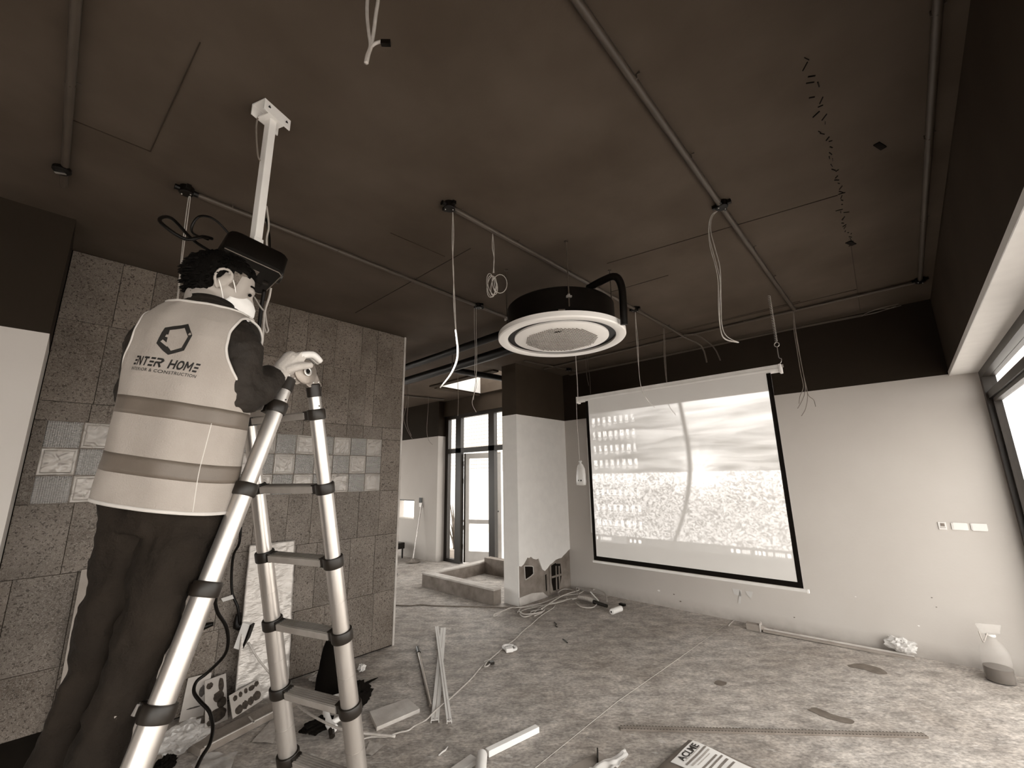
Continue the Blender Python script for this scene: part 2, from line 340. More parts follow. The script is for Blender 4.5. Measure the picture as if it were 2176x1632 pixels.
def catmull(pts, rr, k):
    P, Q = [], []
    for i in range(len(pts) - 1):
        p0 = pts[max(i - 1, 0)]; p1 = pts[i]; p2 = pts[i + 1]; p3 = pts[min(i + 2, len(pts) - 1)]
        for j in range(k):
            t = j / k; t2 = t * t; t3 = t2 * t
            P.append(0.5 * ((2 * p1) + (p2 - p0) * t + (2 * p0 - 5 * p1 + 4 * p2 - p3) * t2 + (3 * p1 - p0 - 3 * p2 + p3) * t3)); Q.append(rr[i] + (rr[i + 1] - rr[i]) * t)
    P.append(pts[-1].copy()); Q.append(rr[-1]); return P, Q
def thing(name, loc, label, cat, group=None):
    o = bpy.data.objects.new(name, None); COL.objects.link(o); o.location = loc; o.empty_display_size = 0.05
    ORG[o.name] = Vector(loc); return tag(o, label, cat, group)
def tag(o, label, cat, group=None, kind=None):
    o['label'] = label; o['category'] = cat
    if group: o['group'] = group
    if kind: o['kind'] = kind
    return o
def struct(o, label=None):
    o['kind'] = 'structure'
    if label: o['label'] = label
    return o
def join_shells(o, voxel, smooth_it=6, disp=None):   # fuse overlapping shells into one continuous surface
    md = o.modifiers.new('fuse', 'REMESH'); md.mode = 'VOXEL'; md.voxel_size = voxel
    sm = o.modifiers.new('soft', 'SMOOTH'); sm.factor = 0.5; sm.iterations = smooth_it
    for (size, strength, seed) in (disp or []):
        tx = bpy.data.textures.new('folds', 'CLOUDS'); tx.noise_scale = size; tx.noise_depth = 1
        dm = o.modifiers.new('folds', 'DISPLACE'); dm.texture = tx; dm.strength = strength; dm.mid_level = 0.5; dm.texture_coords = 'LOCAL'
    dg = bpy.context.evaluated_depsgraph_get(); dg.update()
    me = bpy.data.meshes.new_from_object(o.evaluated_get(dg)); o.modifiers.clear(); old = o.data; o.data = me
    me.polygons.foreach_set('use_smooth', [True] * len(me.polygons))
    if not me.materials:
        for mm in old.materials: me.materials.append(mm)
    return o
def text_mesh(body, size, shear=0.0, bold=0.0, spacing=1.0, sub=0):
    cu = bpy.data.curves.new('lettering', 'FONT'); cu.body = body; cu.size = size; cu.align_x = 'CENTER'; cu.shear = shear; cu.offset = bold; cu.space_character = spacing
    cu.resolution_u = 3
    to = bpy.data.objects.new('lettering', cu); COL.objects.link(to)
    dg = bpy.context.evaluated_depsgraph_get(); dg.update()
    me = bpy.data.meshes.new_from_object(to.evaluated_get(dg)); bpy.data.objects.remove(to); bpy.data.curves.remove(cu)
    bm = bmesh.new(); bm.from_mesh(me); bpy.data.meshes.remove(me)
    if sub:
        bmesh.ops.triangulate(bm, faces=bm.faces)
        for _ in range(sub): bmesh.ops.subdivide_edges(bm, edges=[e for e in bm.edges if e.calc_length() > size * 0.22], cuts=1)
    bmesh.ops.triangulate(bm, faces=bm.faces)
    bm.verts.index_update(); vs_ = [(v.co.x, v.co.y) for v in bm.verts]; fs = [tuple(v.index for v in f.verts) for f in bm.faces]; bm.free()
    return vs_, fs

# ================================================================== THE SETTING
H = 3.75            # ceiling height
XW = 6.40           # screen wall
YT = 4.70           # tiled wall
# floor
floor = struct(MB().box((-4.6, -1.0, -0.2), (6.80, 12.0, 0.0)).build('floor', 'floor'), 'raw mottled concrete floor')
for k, pts in enumerate([[(5.696,0.748,0.002),(5.825,0.646,0.002),(5.808,0.502,0.002),(5.697,0.447,0.002),(5.639,0.530,0.001),(5.681,0.620,0.002),(5.654,0.715,0.002)],
                         [(4.477,0.903,0.002),(4.558,0.854,0.002),(4.526,0.741,0.002),(4.527,0.618,0.002),(4.464,0.613,0.002),(4.433,0.688,0.002),(4.434,0.807,0.002)],
                         [(4.493,1.627,0.002),(4.545,1.594,0.002),(4.530,1.528,0.002),(4.455,1.546,0.002),(4.442,1.603,0.002)]]):
    P_, _q = catmull([V(p) for p in pts + pts[:1]], [0] * (len(pts) + 1), 5)
    MB().prism([p + V((.012 * noise.noise(p * 30), .012 * noise.noise(p * 30 + V((9, 0, 0))), 0)) for p in P_[:-1]], (0, 0, 0.0006)).build('stain', 'stain', floor)
# ceiling with the skylight opening
SX0, SX1, SY0, SY1 = 5.24, 6.42, 5.1, 6.86
cb = MB()
cb.box((-4.6, -1.0, H), (6.80, SY0, H + 0.2))
ceil = struct(cb.build('ceiling', 'ceiling', origin=(0, 0, H)), 'dark brown painted concrete ceiling')
for a_, b_ in (((-4.6, SY1, H), (6.80, 12.0, H + .2)), ((-4.6, SY0, H), (SX0, SY1, H + .2)), ((SX1, SY0, H), (6.80, SY1, H + .2))): MB().box(a_, b_).build('slab_section', 'ceiling', ceil)
# formwork joints: thin raised seams of the concrete shuttering
def seam(p, q, w=0.0045): MB().bar(p, q, w, 0.005).build('formwork_seam', 'dark', ceil)
zc = H - 0.002
for p, q in (((3.141,1.692,3.748), (3.417,0.054,3.748)), ((5.420,2.711,3.748), (5.414,0.582,3.748)), ((1.532,2.652,3.748), (2.047,2.634,3.748)),
             ((2.126,4.359,3.748), (2.115,2.378,3.748)), ((0.133,2.908,3.748), (0.176,1.959,3.748)), ((-0.201,2.920,3.748), (0.133,2.908,3.748)), ((3.703,1.964,3.748), (3.757,1.388,3.748)),
             ((5.448,1.842,3.748), (5.474,0.093,3.748))):
    seam(p, q)
rs = random.Random(3)
pa, pb = V((2.104,0.040,3.748)), V((4.302,0.050,3.748)); pc = V((6.267,0.112,3.748))
for i in range(46):
    t = i / 45; p = pa.lerp(pb, t) + V((rs.uniform(-.02, .02), rs.uniform(-.02, .02), 0))
    d = V((rs.uniform(-1, 1), rs.uniform(-.6, .6), 0)).normalized() * rs.uniform(.005, .022)
    MB().bar(p - d, p + d, rs.uniform(.002, .005), .005).build('crack', 'void', ceil)
seam(pb, pc, .004)
for p, w in (((3.030,-0.182,3.748), .03), ((4.274,0.048,3.748), .035)):
    MB().bar(V(p) - V((w * 1.3, -w * .5, 0)), V(p) + V((w * 1.3, -w * .5, 0)), w, .008).build('fixing_hole', 'void', ceil)
# skylight shaft
sk = MB()
sk.box((SX0 - .05, SY1, H + .2), (SX1 + .05, SY1 + .06, H + .55))
window_sky = struct(sk.build('window_1', 'plaster'), 'bright skylight opening in the dark ceiling')
MB().box((SX0 - .05, SY0 - .06, H + .2), (SX1 + .05, SY0, H + .55)).build('shaft_wall', 'plaster', window_sky); MB().box((SX0 - .06, SY0, H + .2), (SX0, SY1, H + .55)).build('shaft_wall', 'plaster', window_sky)
MB().box((SX0 + .01, SY1 - .012, H), (SX1 - .01, SY1, H + .2)).build('shaft_lining', 'plaster', window_sky)
MB().box((SX1, SY0, H + .2), (SX1 + .06, SY1, H + .55)).build('shaft_lining', 'ceiling', window_sky)
lip = MB(); lip.box((SX0 - .16, SY0, H - .03), (SX0 - .02, SY1 + .1, H)); lip.build('frame', 'dark', window_sky)
MB().box((SX0 - .02, SY1 + .02, H - .05), (SX1, SY1 + .11, H)).build('frame', 'dark', window_sky)
MB().box((SX0, SY0, H + .53), (SX1, SY1, H + .54)).build('pane', 'pane', window_sky)

# screen wall: white below, dark above, runs from the window corner to the wall stub
wall_screen = struct(MB().box((XW, -0.80, 0), (XW + .25, 4.6, H)).build('wall_front', 'wall'), 'white wall behind the screen with dark painted top')
# dirty skirting line and flaking spots near the floor
for i, (a, b) in enumerate((((6.398,2.983,0.208), .02), ((6.398,2.759,0.193), .012), ((6.398,2.672,0.114), .014), ((6.398,0.170,0.302), .011), ((6.398,0.022,0.597), .007), ((6.398,0.002,0.511), .006), ((6.398,0.655,0.503), .008), ((6.398,1.287,0.170), .009))):
    MB().ball(a, .002, b, b * .6, 6).build('paint_chip', 'stain' if i % 3 else 'plaster', wall_screen)

# wall stub (partition end) with broken plaster at its foot
stub = struct(MB().box((5.075, 4.565, 0), (6.45, 4.87, H)).build('wall_stub', 'concrete'), 'short wall stub with white plaster broken away at its foot')
YF = 4.55
ragged = [(5.06, .565), (5.11, .55), (5.17, .575), (5.22, .62), (5.26, .66), (5.30, .645), (5.34, .66), (5.40, .62), (5.47, .60), (5.53, .605), (5.57, .52), (5.62, .43), (5.68, .395), (5.76, .43), (5.82, .47), (5.90, .49), (5.97, .52), (6.06, .53), (6.14, .53), (6.20, .56), (6.28, .59), (6.34, .62), (6.40, .64)]
MB().prism([(x, YF, z) for x, z in ragged] + [(6.40, YF, 2.885), (5.06, YF, 2.885)], (0, .016, 0)).build('plaster_coat', 'plaster', stub)
MB().box((5.06, YF, 2.885), (6.40, YF + .016, H)).build('dark_paint_coat', 'dark', stub)
MB().box((5.06, YF + .016, 0), (5.076, 4.87, 2.885)).build('plaster_coat', 'plaster', stub)
MB().box((5.06, YF + .016, 2.885), (5.076, 4.87, H)).build('dark_paint_coat', 'dark', stub)
# broken box openings in the bare wall: dark recess with a raised irregular rim
def cavity(pts, rim=True):
    MB().prism([(x, YF + .012, z) for x, z in pts], (0, .0035, 0)).build('wall_cavity', 'void', stub)
    if rim:
        r = MB()
        for (a, b) in zip(pts, pts[1:] + pts[:1]): r.bar((a[0], YF + .011, a[1]), (b[0], YF + .011, b[1]), .012, .014, up=(0, 1, 0))
        r.build('cavity_rim', 'concretelight', stub)
cavity([(5.19, .545), (5.29, .53), (5.37, .515), (5.40, .50), (5.405, .40), (5.34, .375), (5.26, .355), (5.205, .345)])
cavity([(5.835, .44), (5.93, .46), (5.99, .47), (6.0, .455), (6.12, .44), (6.14, .25), (6.08, .06), (5.98, .05), (5.90, .06), (5.85, .25)], False)
cavity([(5.70, .33), (5.73, .34), (5.735, .10), (5.71, .08)], False)
for x, w in ((5.80, .045), (5.97, .022), (6.05, .03)):
    MB().box((x, YF - .002, .04), (x + w, YF + .010, .46 - (x - 5.8) * .2)).build('exposed_stud', 'woodgrey', stub)
MB().box((5.86, YF - .001, .255), (6.13, YF + .009, .285)).build('exposed_stud', 'woodgrey', stub)
MB().prism([(5.06, YF + .004, 0), (5.75, YF + .004, 0), (5.62, YF + .004, .09), (5.35, YF + .004, .13), (5.06, YF + .004, .12)], (0, .012, 0)).build('dust_smear', 'concretelight', stub)

# right side: downstand beam, soffit and tall window wall
beam = struct(MB().box((-4.6, -0.75, 2.885), (XW, -0.49, H)).build('wall_right', 'dark'), 'dark downstand beam above the tall right-hand window')
MB().box((-4.6, -0.75, 2.868), (XW, -0.488, 2.886)).build('soffit', 'plaster', beam)
MB().box((-4.6, -0.4895, 2.868), (XW, -0.4865, 2.915)).build('painted_edge', 'plaster', beam)
win = struct(MB().box((-4.5, -0.80, 2.80), (XW, -0.70, 2.868)).build('window_2', 'frame'), 'tall dark framed window running along the right side')
MB().box((-4.5, -0.80, 0.0), (XW, -0.70, .06)).build('bottom_rail', 'frame', win)
MB().box((-4.5, -0.79, 2.575), (XW, -0.715, 2.645)).build('transom', 'frame', win)
for x in (6.30, 3.55, 1.3, -0.9, -3.1):
    MB().box((x, -0.80, .06), (x + .10, -0.70, 2.80)).build('mullion', 'frame', win)
MB().box((6.235, -0.79, .06), (6.285, -0.735, 2.575)).build('sash_stile', 'frame', win)
MB().box((3.65, -0.79, 2.54), (6.285, -0.735, 2.575)).build('sash_rail', 'frame', win)
xs = [6.30, 3.55, 1.3, -0.9, -3.1]
for a, b in zip(xs[1:], xs[:-1]):
    MB().box((a + .1, -0.762, .06), (b, -0.756, 2.575)).build('pane', 'pane', win)
    MB().box((a + .1, -0.762, 2.645), (b, -0.756, 2.80)).build('pane', 'pane', win)
# walls behind the camera
struct(MB().box((-4.75, -1.0, 0), (-4.6, 12.0, H)).build('wall_back', 'wall'), 'wall behind the camera')

# left: nearer white wall, and the tiled wall set back behind it
struct(MB().box((-4.6, 4.12, 0), (-0.124, 4.9, H)).build('wall_left', 'wall'), 'white wall with dark top at the far left')
GX0, GZ0 = -0.055, 1.748
GX1, GZ1 = GX0 + 14 * .2, GZ0 + 3 * .205
tw = MB()
tw.box((-.13, YT + .016, 0), (3.02, YT + .15, GZ0))
tiled = struct(tw.build('wall_tiled', 'void', origin=(1.4, YT, 0)), 'brown flecked tile wall with a band of glass blocks')
for a_, b_ in (((-.13, YT + .016, GZ1), (3.02, YT + .15, H)), ((-.13, YT + .016, GZ0), (GX0, YT + .15, GZ1)), ((GX1, YT + .016, GZ0), (3.02, YT + .15, GZ1))): MB().box(a_, b_).build('wall_core', 'void', tiled)
MB().box((3.005, YT - .002, 0), (3.03, YT + .15, H)).build('corner_trim', 'concretelight', tiled)
rows = [(0.012, .612), (.612, 1.243), (1.243, 1.748), (2.363, 2.51), (2.51, 3.165), (3.165, 3.745)]
cuts = [[-.12, .27, .60, .92, 1.24, 1.55, 1.87, 2.18, 2.42, 2.74, 3.005],
        [-.12, -.05, .27, .59, .90, 1.20, 1.52, 1.84, 2.05, 2.42, 2.72, 3.005],
        [-.12, .178, .49, .80, 1.10, 1.42, 1.72, 1.96, 2.22, 2.49, 2.753, 3.005],
        [-.12, .165, .50, .82, 1.15, 1.48, 1.80, 2.03, 2.285, 2.49, 2.74, 3.005],
        [-.12, .173, .40, .72, 1.02, 1.33, 1.66, 1.96, 2.283, 2.49, 2.603, 3.005],
        [-.12, .189, .41, .72, .95, 1.26, 1.55, 1.751, 2.08, 2.404, 2.617, 2.84, 3.005]]
def tile(x0, x1, z0, z1, y=YT):
    g = .0013; c = .0016; p = rt.uniform(-.0025, .002)
    x0 += g; x1 -= g; z0 += g; z1 -= g
    b = MB(); y0 = y + p
    b.rings([[(x0, y + .017, z0), (x1, y + .017, z0), (x1, y + .017, z1), (x0, y + .017, z1)], [(x0, y0 + c, z0), (x1, y0 + c, z0), (x1, y0 + c, z1), (x0, y0 + c, z1)],
             [(x0 + c, y0, z0 + c), (x1 - c, y0, z0 + c), (x1 - c, y0, z1 - c), (x0 + c, y0, z1 - c)]])
    o = b.build('tile', 'tile', tiled, origin=None)
    ce = Vector(((x0 + x1) / 2, 0, (z0 + z1) / 2)) - Vector((ORG[tiled.name].x, 0, ORG[tiled.name].z))
    for v in o.data.vertices: v.co -= ce
    o.location = ce
rt = random.Random(11)
for (z0, z1), cu in zip(rows, cuts):
    for a, b in zip(cu, cu[1:]):
        zz = z0
        if z0 < .1 and b < .95: zz = .215 if b < .7 else .13
        tile(a, b, zz, z1)
tile(GX1, 3.005, GZ0, GZ1)
if GX0 > -.115: tile(-.12, GX0, GZ0, GZ1)
# glass blocks, alternating ribbed and wavy
def gblock(name, m):
    b = MB(); w = .0965
    def rg(r, y): return [(-r, y, -r * 1.02), (r, y, -r * 1.02), (r, y, r * 1.02), (-r, y, r * 1.02)]
    b.rings([rg(w, .08), rg(w, .004), rg(w - .004, 0), rg(w - .013, 0), rg(w - .017, .004), rg(w - .022, .001), rg(w - .05, -.001)])
    return b.build(name, m, tiled)
ga = gblock('glass_block', 'gb_grid'); gw = gblock('glass_block', 'gb_wave')
for o in (ga, gw):
    for v in o.data.vertices: v.co += ORG[tiled.name]
first = {0: ga, 1: gw}
for i in range(14):
    for j in range(3):
        k = (i + j) % 2; o = first.get(k)
        if o is not None: first[k] = None; src = o
        else:
            o = (ga if k == 0 else gw).copy(); COL.objects.link(o); o.parent = tiled
        o.location = Vector((GX0 + .1 + .2 * i, YT - .001, GZ0 + .1025 + .205 * j)) - ORG[tiled.name]
# mortar bed between the blocks
for j in range(4): MB().box((GX0, YT + .004, GZ0 + .205 * j - .0035), (GX1, YT + .075, GZ0 + .205 * j + .0035)).build('mortar_joint', 'concrete', tiled)
for i in range(15): MB().box((GX0 + .2 * i - .003, YT + .004, GZ0), (GX0 + .2 * i + .003, YT + .075, GZ1)).build('mortar_joint', 'concrete', tiled)

# far exterior wall beyond the stub: glazed door set, reveal, white wall with a low window
XG = 6.62
fw = MB()
WY0, WY1, WZ0, WZ1 = 9.20, 10.25, .89, 1.36
fw.box((6.35, 8.28, 0), (6.75, WY0, H))
wall_far = struct(fw.build('wall_far', 'wall'), 'white wall with dark top in the room beyond')
for a_, b_ in (((6.35, WY1, 0), (6.75, 12.0, H)), ((6.35, WY0, 0), (6.75, WY1, WZ0)), ((6.35, WY0, WZ1), (6.75, WY1, H))): MB().box(a_, b_).build('wall_section', 'wall', wall_far)
struct(MB().box((6.50, 4.85, 3.37), (6.75, 8.29, H)).build('wall_lintel', 'dark'), 'dark wall above the glazed door set')
struct(MB().box((-4.6, 11.85, 2.885), (6.4, 12.0, H)).build('wall_end', 'wall'), 'dark band above the added window at the end of the room beyond')
w4 = struct(MB().box((-4.6, 11.88, 2.80), (6.35, 11.98, 2.885)).build('window_added', 'frame'), 'unseen tall window added for light at the end of the room beyond')  # out of view, added to brighten the far room and the glass blocks
MB().box((-4.6, 11.88, 0), (6.35, 11.98, .06)).build('bottom_rail', 'frame', w4)
for x in (-4.6, -2.4, -.2, 2.0, 4.2, 6.25):
    MB().box((x, 11.88, .06), (x + .1, 11.98, 2.80)).build('mullion', 'frame', w4)
    if x < 6: MB().box((x + .1, 11.925, .06), (x + 2.2 if x < 4 else 6.25, 11.931, 2.80)).build('pane', 'pane', w4)
lw = struct(MB().box((6.44, WY0, WZ1 - .035), (6.5, WY1, WZ1)).build('window_3', 'frame'), 'small low window in the far white wall')
MB().box((6.47, WY0, WZ0), (6.476, WY1, WZ1 - .035)).build('pane', 'pane', lw)
gd = struct(MB().box((XG - .05, 4.87, 3.29), (XG + .05, 8.28, 3.37)).build('door_1', 'frame'), 'tall dark framed glazed door set in the room beyond')
def post(y0, y1, z0=0.0, z1=3.29, n='mullion', x0=XG - .05, x1=XG + .05): MB().box((x0, y0, z0), (x1, y1, z1)).build(n, 'frame', gd)
post(8.17, 8.28); post(7.70, 7.89); post(6.58, 6.76); post(4.87, 4.97)
MB().box((XG - .05, 4.97, 2.46), (XG + .05, 8.17, 2.57)).build('transom', 'frame', gd)
MB().box((XG - .05, 7.89, 0), (XG + .05, 8.17, .07)).build('bottom_rail', 'frame', gd)
MB().box((XG - .05, 4.97, 0), (XG + .05, 6.58, .07)).build('bottom_rail', 'frame', gd)
for y0, y1 in ((7.89, 8.17), (6.76, 7.70), (4.97, 6.58)):
    MB().box((XG - .003, y0, 2.57), (XG + .003, y1, 3.29)).build('pane', 'pane', gd)
    if y0 != 6.76: MB().box((XG - .003, y0, .07), (XG + .003, y1, 2.46)).build('pane', 'pane', gd)
# the open leaf, swung outwards on the hinges of the left mullion
hx, hy = XG + .04, 7.66
ang = math.radians(24); du = V((math.sin(ang), -math.cos(ang), 0)); dn = V((math.cos(ang), math.sin(ang), 0))
def leafbox(u0, u1, z0, z1, n, m='doorframe', t=.022):
    c = V((hx, hy, 0)) + du * (u0 + u1) / 2 + V((0, 0, (z0 + z1) / 2)); return MB().obox(c, du * (u1 - u0) / 2, dn * t, V((0, 0, (z1 - z0) / 2))).build(n, m, gd)
leafbox(0, .04, .03, 2.44, 'leaf_edge', 'frame', .03)
leafbox(.04, .13, .03, 2.44, 'leaf_stile'); leafbox(.83, .92, .03, 2.44, 'leaf_stile')
leafbox(.13, .83, 2.32, 2.44, 'leaf_rail'); leafbox(.13, .83, .03, .27, 'leaf_rail'); leafbox(.13, .83, .86, .95, 'leaf_rail')
leafbox(.13, .83, .27, .86, 'pane', 'pane', .003); leafbox(.13, .83, .95, 2.32, 'pane', 'pane', .003)
for z in (.3, 1.75, 2.15): MB().cyl((XG + .02, 7.685, z), (XG + .02, 7.685, z + .11), .016, n=10).build('hinge', 'frame', gd)
leafbox(.80, .86, 1.12, 1.15, 'handle', 'black', .05)

# outside: paving, white courtyard wall with small square tiles, tall neighbour wall along the right side
struct(MB().box((-30, -40, -.32), (45, 40, -.22)).build('ground_outside', 'outground'), 'pale paving outside')
def tiled_out():
    m, nt, b = new_mat('small_square_outside_tiles'); b.inputs['Roughness'].default_value = 0.5
    g = N(nt, 'ShaderNodeNewGeometry'); mp = N(nt, 'ShaderNodeMapping'); mp.inputs['Rotation'].default_value = (0, math.radians(90), math.radians(90)); L(nt, g.outputs['Position'], mp.inputs['Vector'])
    br = N(nt, 'ShaderNodeTexBrick'); br.offset = 0.0; br.inputs['Scale'].default_value = 1.0; br.inputs['Brick Width'].default_value = .15; br.inputs['Row Height'].default_value = .15
    br.inputs['Mortar Size'].default_value = .016; br.inputs['Color1'].default_value = S(.70); br.inputs['Color2'].default_value = S(.62); br.inputs['Mortar'].default_value = S(.2)
    sp = N(nt, 'ShaderNodeSeparateXYZ'); L(nt, g.outputs['Position'], sp.inputs[0]); cmb = N(nt, 'ShaderNodeCombineXYZ'); L(nt, sp.outputs['Y'], cmb.inputs['X']); L(nt, sp.outputs['Z'], cmb.inputs['Y'])
    L(nt, cmb.outputs[0], br.inputs['Vector']); L(nt, br.outputs['Color'], b.inputs['Base Color']); return m
M['outtiles'] = tiled_out()
struct(MB().box((12.0, 4.0, 2.1), (12.2, 22.0, 5.2)).build('wall_courtyard_upper', 'outtiles'), 'small square tiles on the wall outside the glazed door')
struct(MB().box((11.95, 4.0, -.3), (12.2, 22.0, 2.1)).build('wall_courtyard', 'outwall'), 'white courtyard wall outside the glazed door')

# ================================================================== CEILING SERVICES
ZP = 3.725
def conduit(p, q, label, boxes=(), clamps=(), r=.013, group='ceiling conduits', extra=None):
    mid = (V(p) + V(q)) / 2
    t = thing('conduit', mid, label, 'conduit', group)
    MB().tube([p] + list(extra or []) + [q], r, 10).build('pipe', 'conduit', t, smooth=True)
    d = (V(q) - V(p)).normalized(); sd = d.cross(V((0, 0, 1))).normalized()
    for c in boxes:
        c = V(c); b = MB(); b.lathe(c - V((0, 0, .022)), [(.036, 0), (.040, .004), (.040, .046)], 20)
        bo = b.build('junction_box', 'black', t, smooth=True)
        for k in (-1, 1):
            MB().obox(c + sd * .048 * k + V((0, 0, .005)), d * .012, sd * .014, V((0, 0, .012))).build('lug', 'black', bo)
            MB().cyl(c + d * .03 * k, c + d * .062 * k, .018, n=10).build('gland', 'black', bo)
            MB().ball(c + d * .02 * k + sd * .016 * k - V((0, 0, .024)), .0045, n=6).build('screw', 'steel', bo)
    for c in clamps:
        c = V(c); b = MB(); b.tube([c + sd * .034 + V((0, 0, .019)), c + sd * .016 + V((0, 0, .019)), c + sd * .0165 - V((0, 0, .004)), c - V((0, 0, .017)), c - sd * .0165 - V((0, 0, .004)), c - sd * .016 + V((0, 0, .019))], .0035, 6)
        b.build('clamp', 'conduit', t)
    return t
conduit((-1.5, .665, ZP), (5.60, .672, ZP), 'long dark conduit crossing the ceiling from top centre to the front wall', [(2.935, .665, ZP)], [(1.62, .665, ZP), (2.32, .665, ZP), (3.75, .668, ZP), (4.5, .67, ZP), (5.2, .67, ZP)], r=.019)
conduit((1.62, 2.045, ZP), (5.64, 1.955, ZP), 'dark conduit passing above the round ceiling air conditioner', [(1.62, 2.045, ZP), (4.265, 1.99, ZP)], [(1.72, 2.043, ZP), (1.92, 2.04, ZP), (2.30, 2.03, ZP), (3.0, 2.01, ZP), (5.1, 1.965, ZP)], r=.018)
conduit((.345, 3.135, ZP), (5.3, 3.22, ZP), 'dark conduit starting above the tiled wall behind the white pole', [(.345, 3.135, ZP), (2.95, 3.18, ZP)], [(.60, 3.14, ZP), (1.35, 3.15, ZP), (2.1, 3.165, ZP), (3.3, 3.19, ZP)], r=.017)
conduit((5.62, -.385, ZP), (5.64, 4.4, ZP), 'dark conduit running parallel to the screen wall', [], [(5.62, .1, ZP), (5.62, 1.2, ZP)], r=.015)
conduit((-1.5, -.385, ZP), (5.60, -.39, ZP), 'dark conduit along the right-hand beam', [(5.60, -.39, ZP)], [(2.2, -.385, ZP), (3.1, -.385, ZP), (4.2, -.388, ZP)], r=.018)
conduit((-.193, -.3, ZP), (-.193, 3.62, ZP), 'dark conduit at the far left edge of the ceiling', [], [(-.193, 2.6, ZP)], r=.018)
t = thing('smoke_sensor', (-0.204,3.423,3.700), 'small sensor fixed to the conduit in the upper left corner', 'sensor')
MB().lathe((-0.203,3.404,3.690), [(.03, 0), (.042, .012), (.042, .03)], 18).build('body', 'black', t, smooth=True)
MB().obox((-0.206,3.406,3.686), (.022, -.012, 0), (.004, .006, 0), (0, 0, .002)).build('label_strip', 'steel', t)
for k, (pts, lb) in enumerate((([(4.955,1.941,3.710),(5.102,1.780,3.546),(5.243,1.627,3.426),(5.273,1.594,3.215)], 'conduit stub bending down near the screen, the left one'), ([(5.528,1.926,3.710),(5.647,1.796,3.707),(5.784,1.647,3.545),(5.835,1.591,3.348)], 'conduit stub bending down near the screen, the right one'))):
    tag(MB().tube(pts, .009, 8, 3).build('conduit_stub', 'conduit', smooth=True), lb, 'conduit', 'conduit stubs')
# cable run along the ceiling edge of the screen wall, frayed at its right end
cr = thing('cable_run', (6.30, 2.0, 3.70), 'thin cables clipped along the top of the screen wall with frayed right end', 'cable')
for k in range(3):
    MB().tube([(6.30 - .03 * k, 4.3, 3.70), (6.31 - .03 * k, 2.5, 3.695), (6.30 - .02 * k, 1.0, 3.70), (6.31 - .03 * k, .10, 3.69)], .006, 6, 4).build('cable', 'conduit', cr, smooth=True)
for k in range(4):
    a = V((6.30, .12, 3.69)); rr = random.Random(k)
    MB().tube([a, a + V((-.05, -.14, rr.uniform(-.02, .03))), a + V((-.02 - .03 * k, -.30 - .02 * k, rr.uniform(-.05, .03)))], .003, 5, 3).build('frayed_end', 'wiredim', cr, smooth=True)

# ---------------- hanging wires
def wires(name, strands, label, m='wire', r=.0028, group='loose wires hanging from the ceiling'):
    o = thing(name, strands[0][0], label, 'wire', group)
    for i, s in enumerate(strands):
        mm = s[1] if isinstance(s[1], str) else m; rr = s[2] if len(s) > 2 and isinstance(s[2], float) else r
        MB().tube(s[0] if isinstance(s[1], str) else s, rr, 6, 5).build('strand', mm, o, smooth='all')
    return o
wires('hanging_wire', [[(0.365,3.148,3.710),(0.370,3.143,3.679),(0.374,3.139,3.522),(0.378,3.134,3.322),(0.385,3.126,3.097),(0.393,3.117,2.911),(0.402,3.107,2.730)], [(0.365,3.148,3.710),(0.362,3.152,3.679),(0.365,3.148,3.522),(0.373,3.139,3.290),(0.383,3.129,3.066),(0.390,3.120,2.881),(0.402,3.108,2.701)]], 'two pale wires hanging behind the worker from the first ceiling box')
o = wires('hanging_wire', [[(1.661,2.057,3.710),(1.661,2.057,3.666),(1.661,2.057,3.455),(1.670,2.048,3.243),(1.671,2.046,3.039),(1.682,2.034,2.827)], [(1.661,2.057,3.710),(1.663,2.054,3.666),(1.667,2.050,3.527),(1.665,2.053,3.313),(1.675,2.041,3.072),(1.684,2.032,2.827)]], 'long pale wire with thick white curved end hanging left of the air conditioner')
MB().tube([(1.661,2.057,3.710),(1.682,2.034,2.840),(1.688,2.027,2.768),(1.693,2.022,2.704),(1.690,2.026,2.631),(1.672,2.045,2.560),(1.648,2.071,2.504),(1.618,2.104,2.450)][1:], [.0055, .006, .0065, .0065, .006, .005, .004], 8, 5).build('white_sheath', 'wirewhite', o, smooth='all')
coil = [[(2.049,2.051,3.710),(2.054,2.046,3.618),(2.055,2.044,3.519),(2.053,2.047,3.442),(2.055,2.045,3.384)], [(2.049,2.051,3.710),(2.046,2.054,3.598),(2.055,2.044,3.500),(2.050,2.050,3.384)]]
o = wires('hanging_wire', coil, 'coiled bundle of pale wire hanging beside the air conditioner')
cc = [(2.049,2.051,3.710),(2.047,2.053,3.285)][1]; Rv = V((.678, -.735, 0))
for k in range(5):
    a0 = .045 - .005 * k; pts = []
    for i in range(19):
        th = i / 18 * 2 * math.pi; ca = math.cos(.5 * k - 1); sa = math.sin(.5 * k - 1)
        pts.append(V(cc) + Rv * (math.sin(th) * (.014 + .005 * (k % 3)) + .007 * (k - 2) + .010 * math.cos(th) * (1 if k % 2 else -1)) + V((ca * .016 * math.sin(th), sa * .016 * math.sin(th), math.cos(th) * (.095 - .009 * k) - .012 * (k % 2))))
    MB().tube(pts, .0028, 6).build('coil', 'wire', o, smooth='all')
MB().tube([V(cc) + Rv * (.055 + .052 * math.cos(i / 16 * 5.2 - 2.6)) + V((0, 0, .01 + .075 * math.sin(i / 16 * 5.2 - 2.6))) for i in range(17)], .0028, 6).build('coil', 'wire', o, smooth='all')
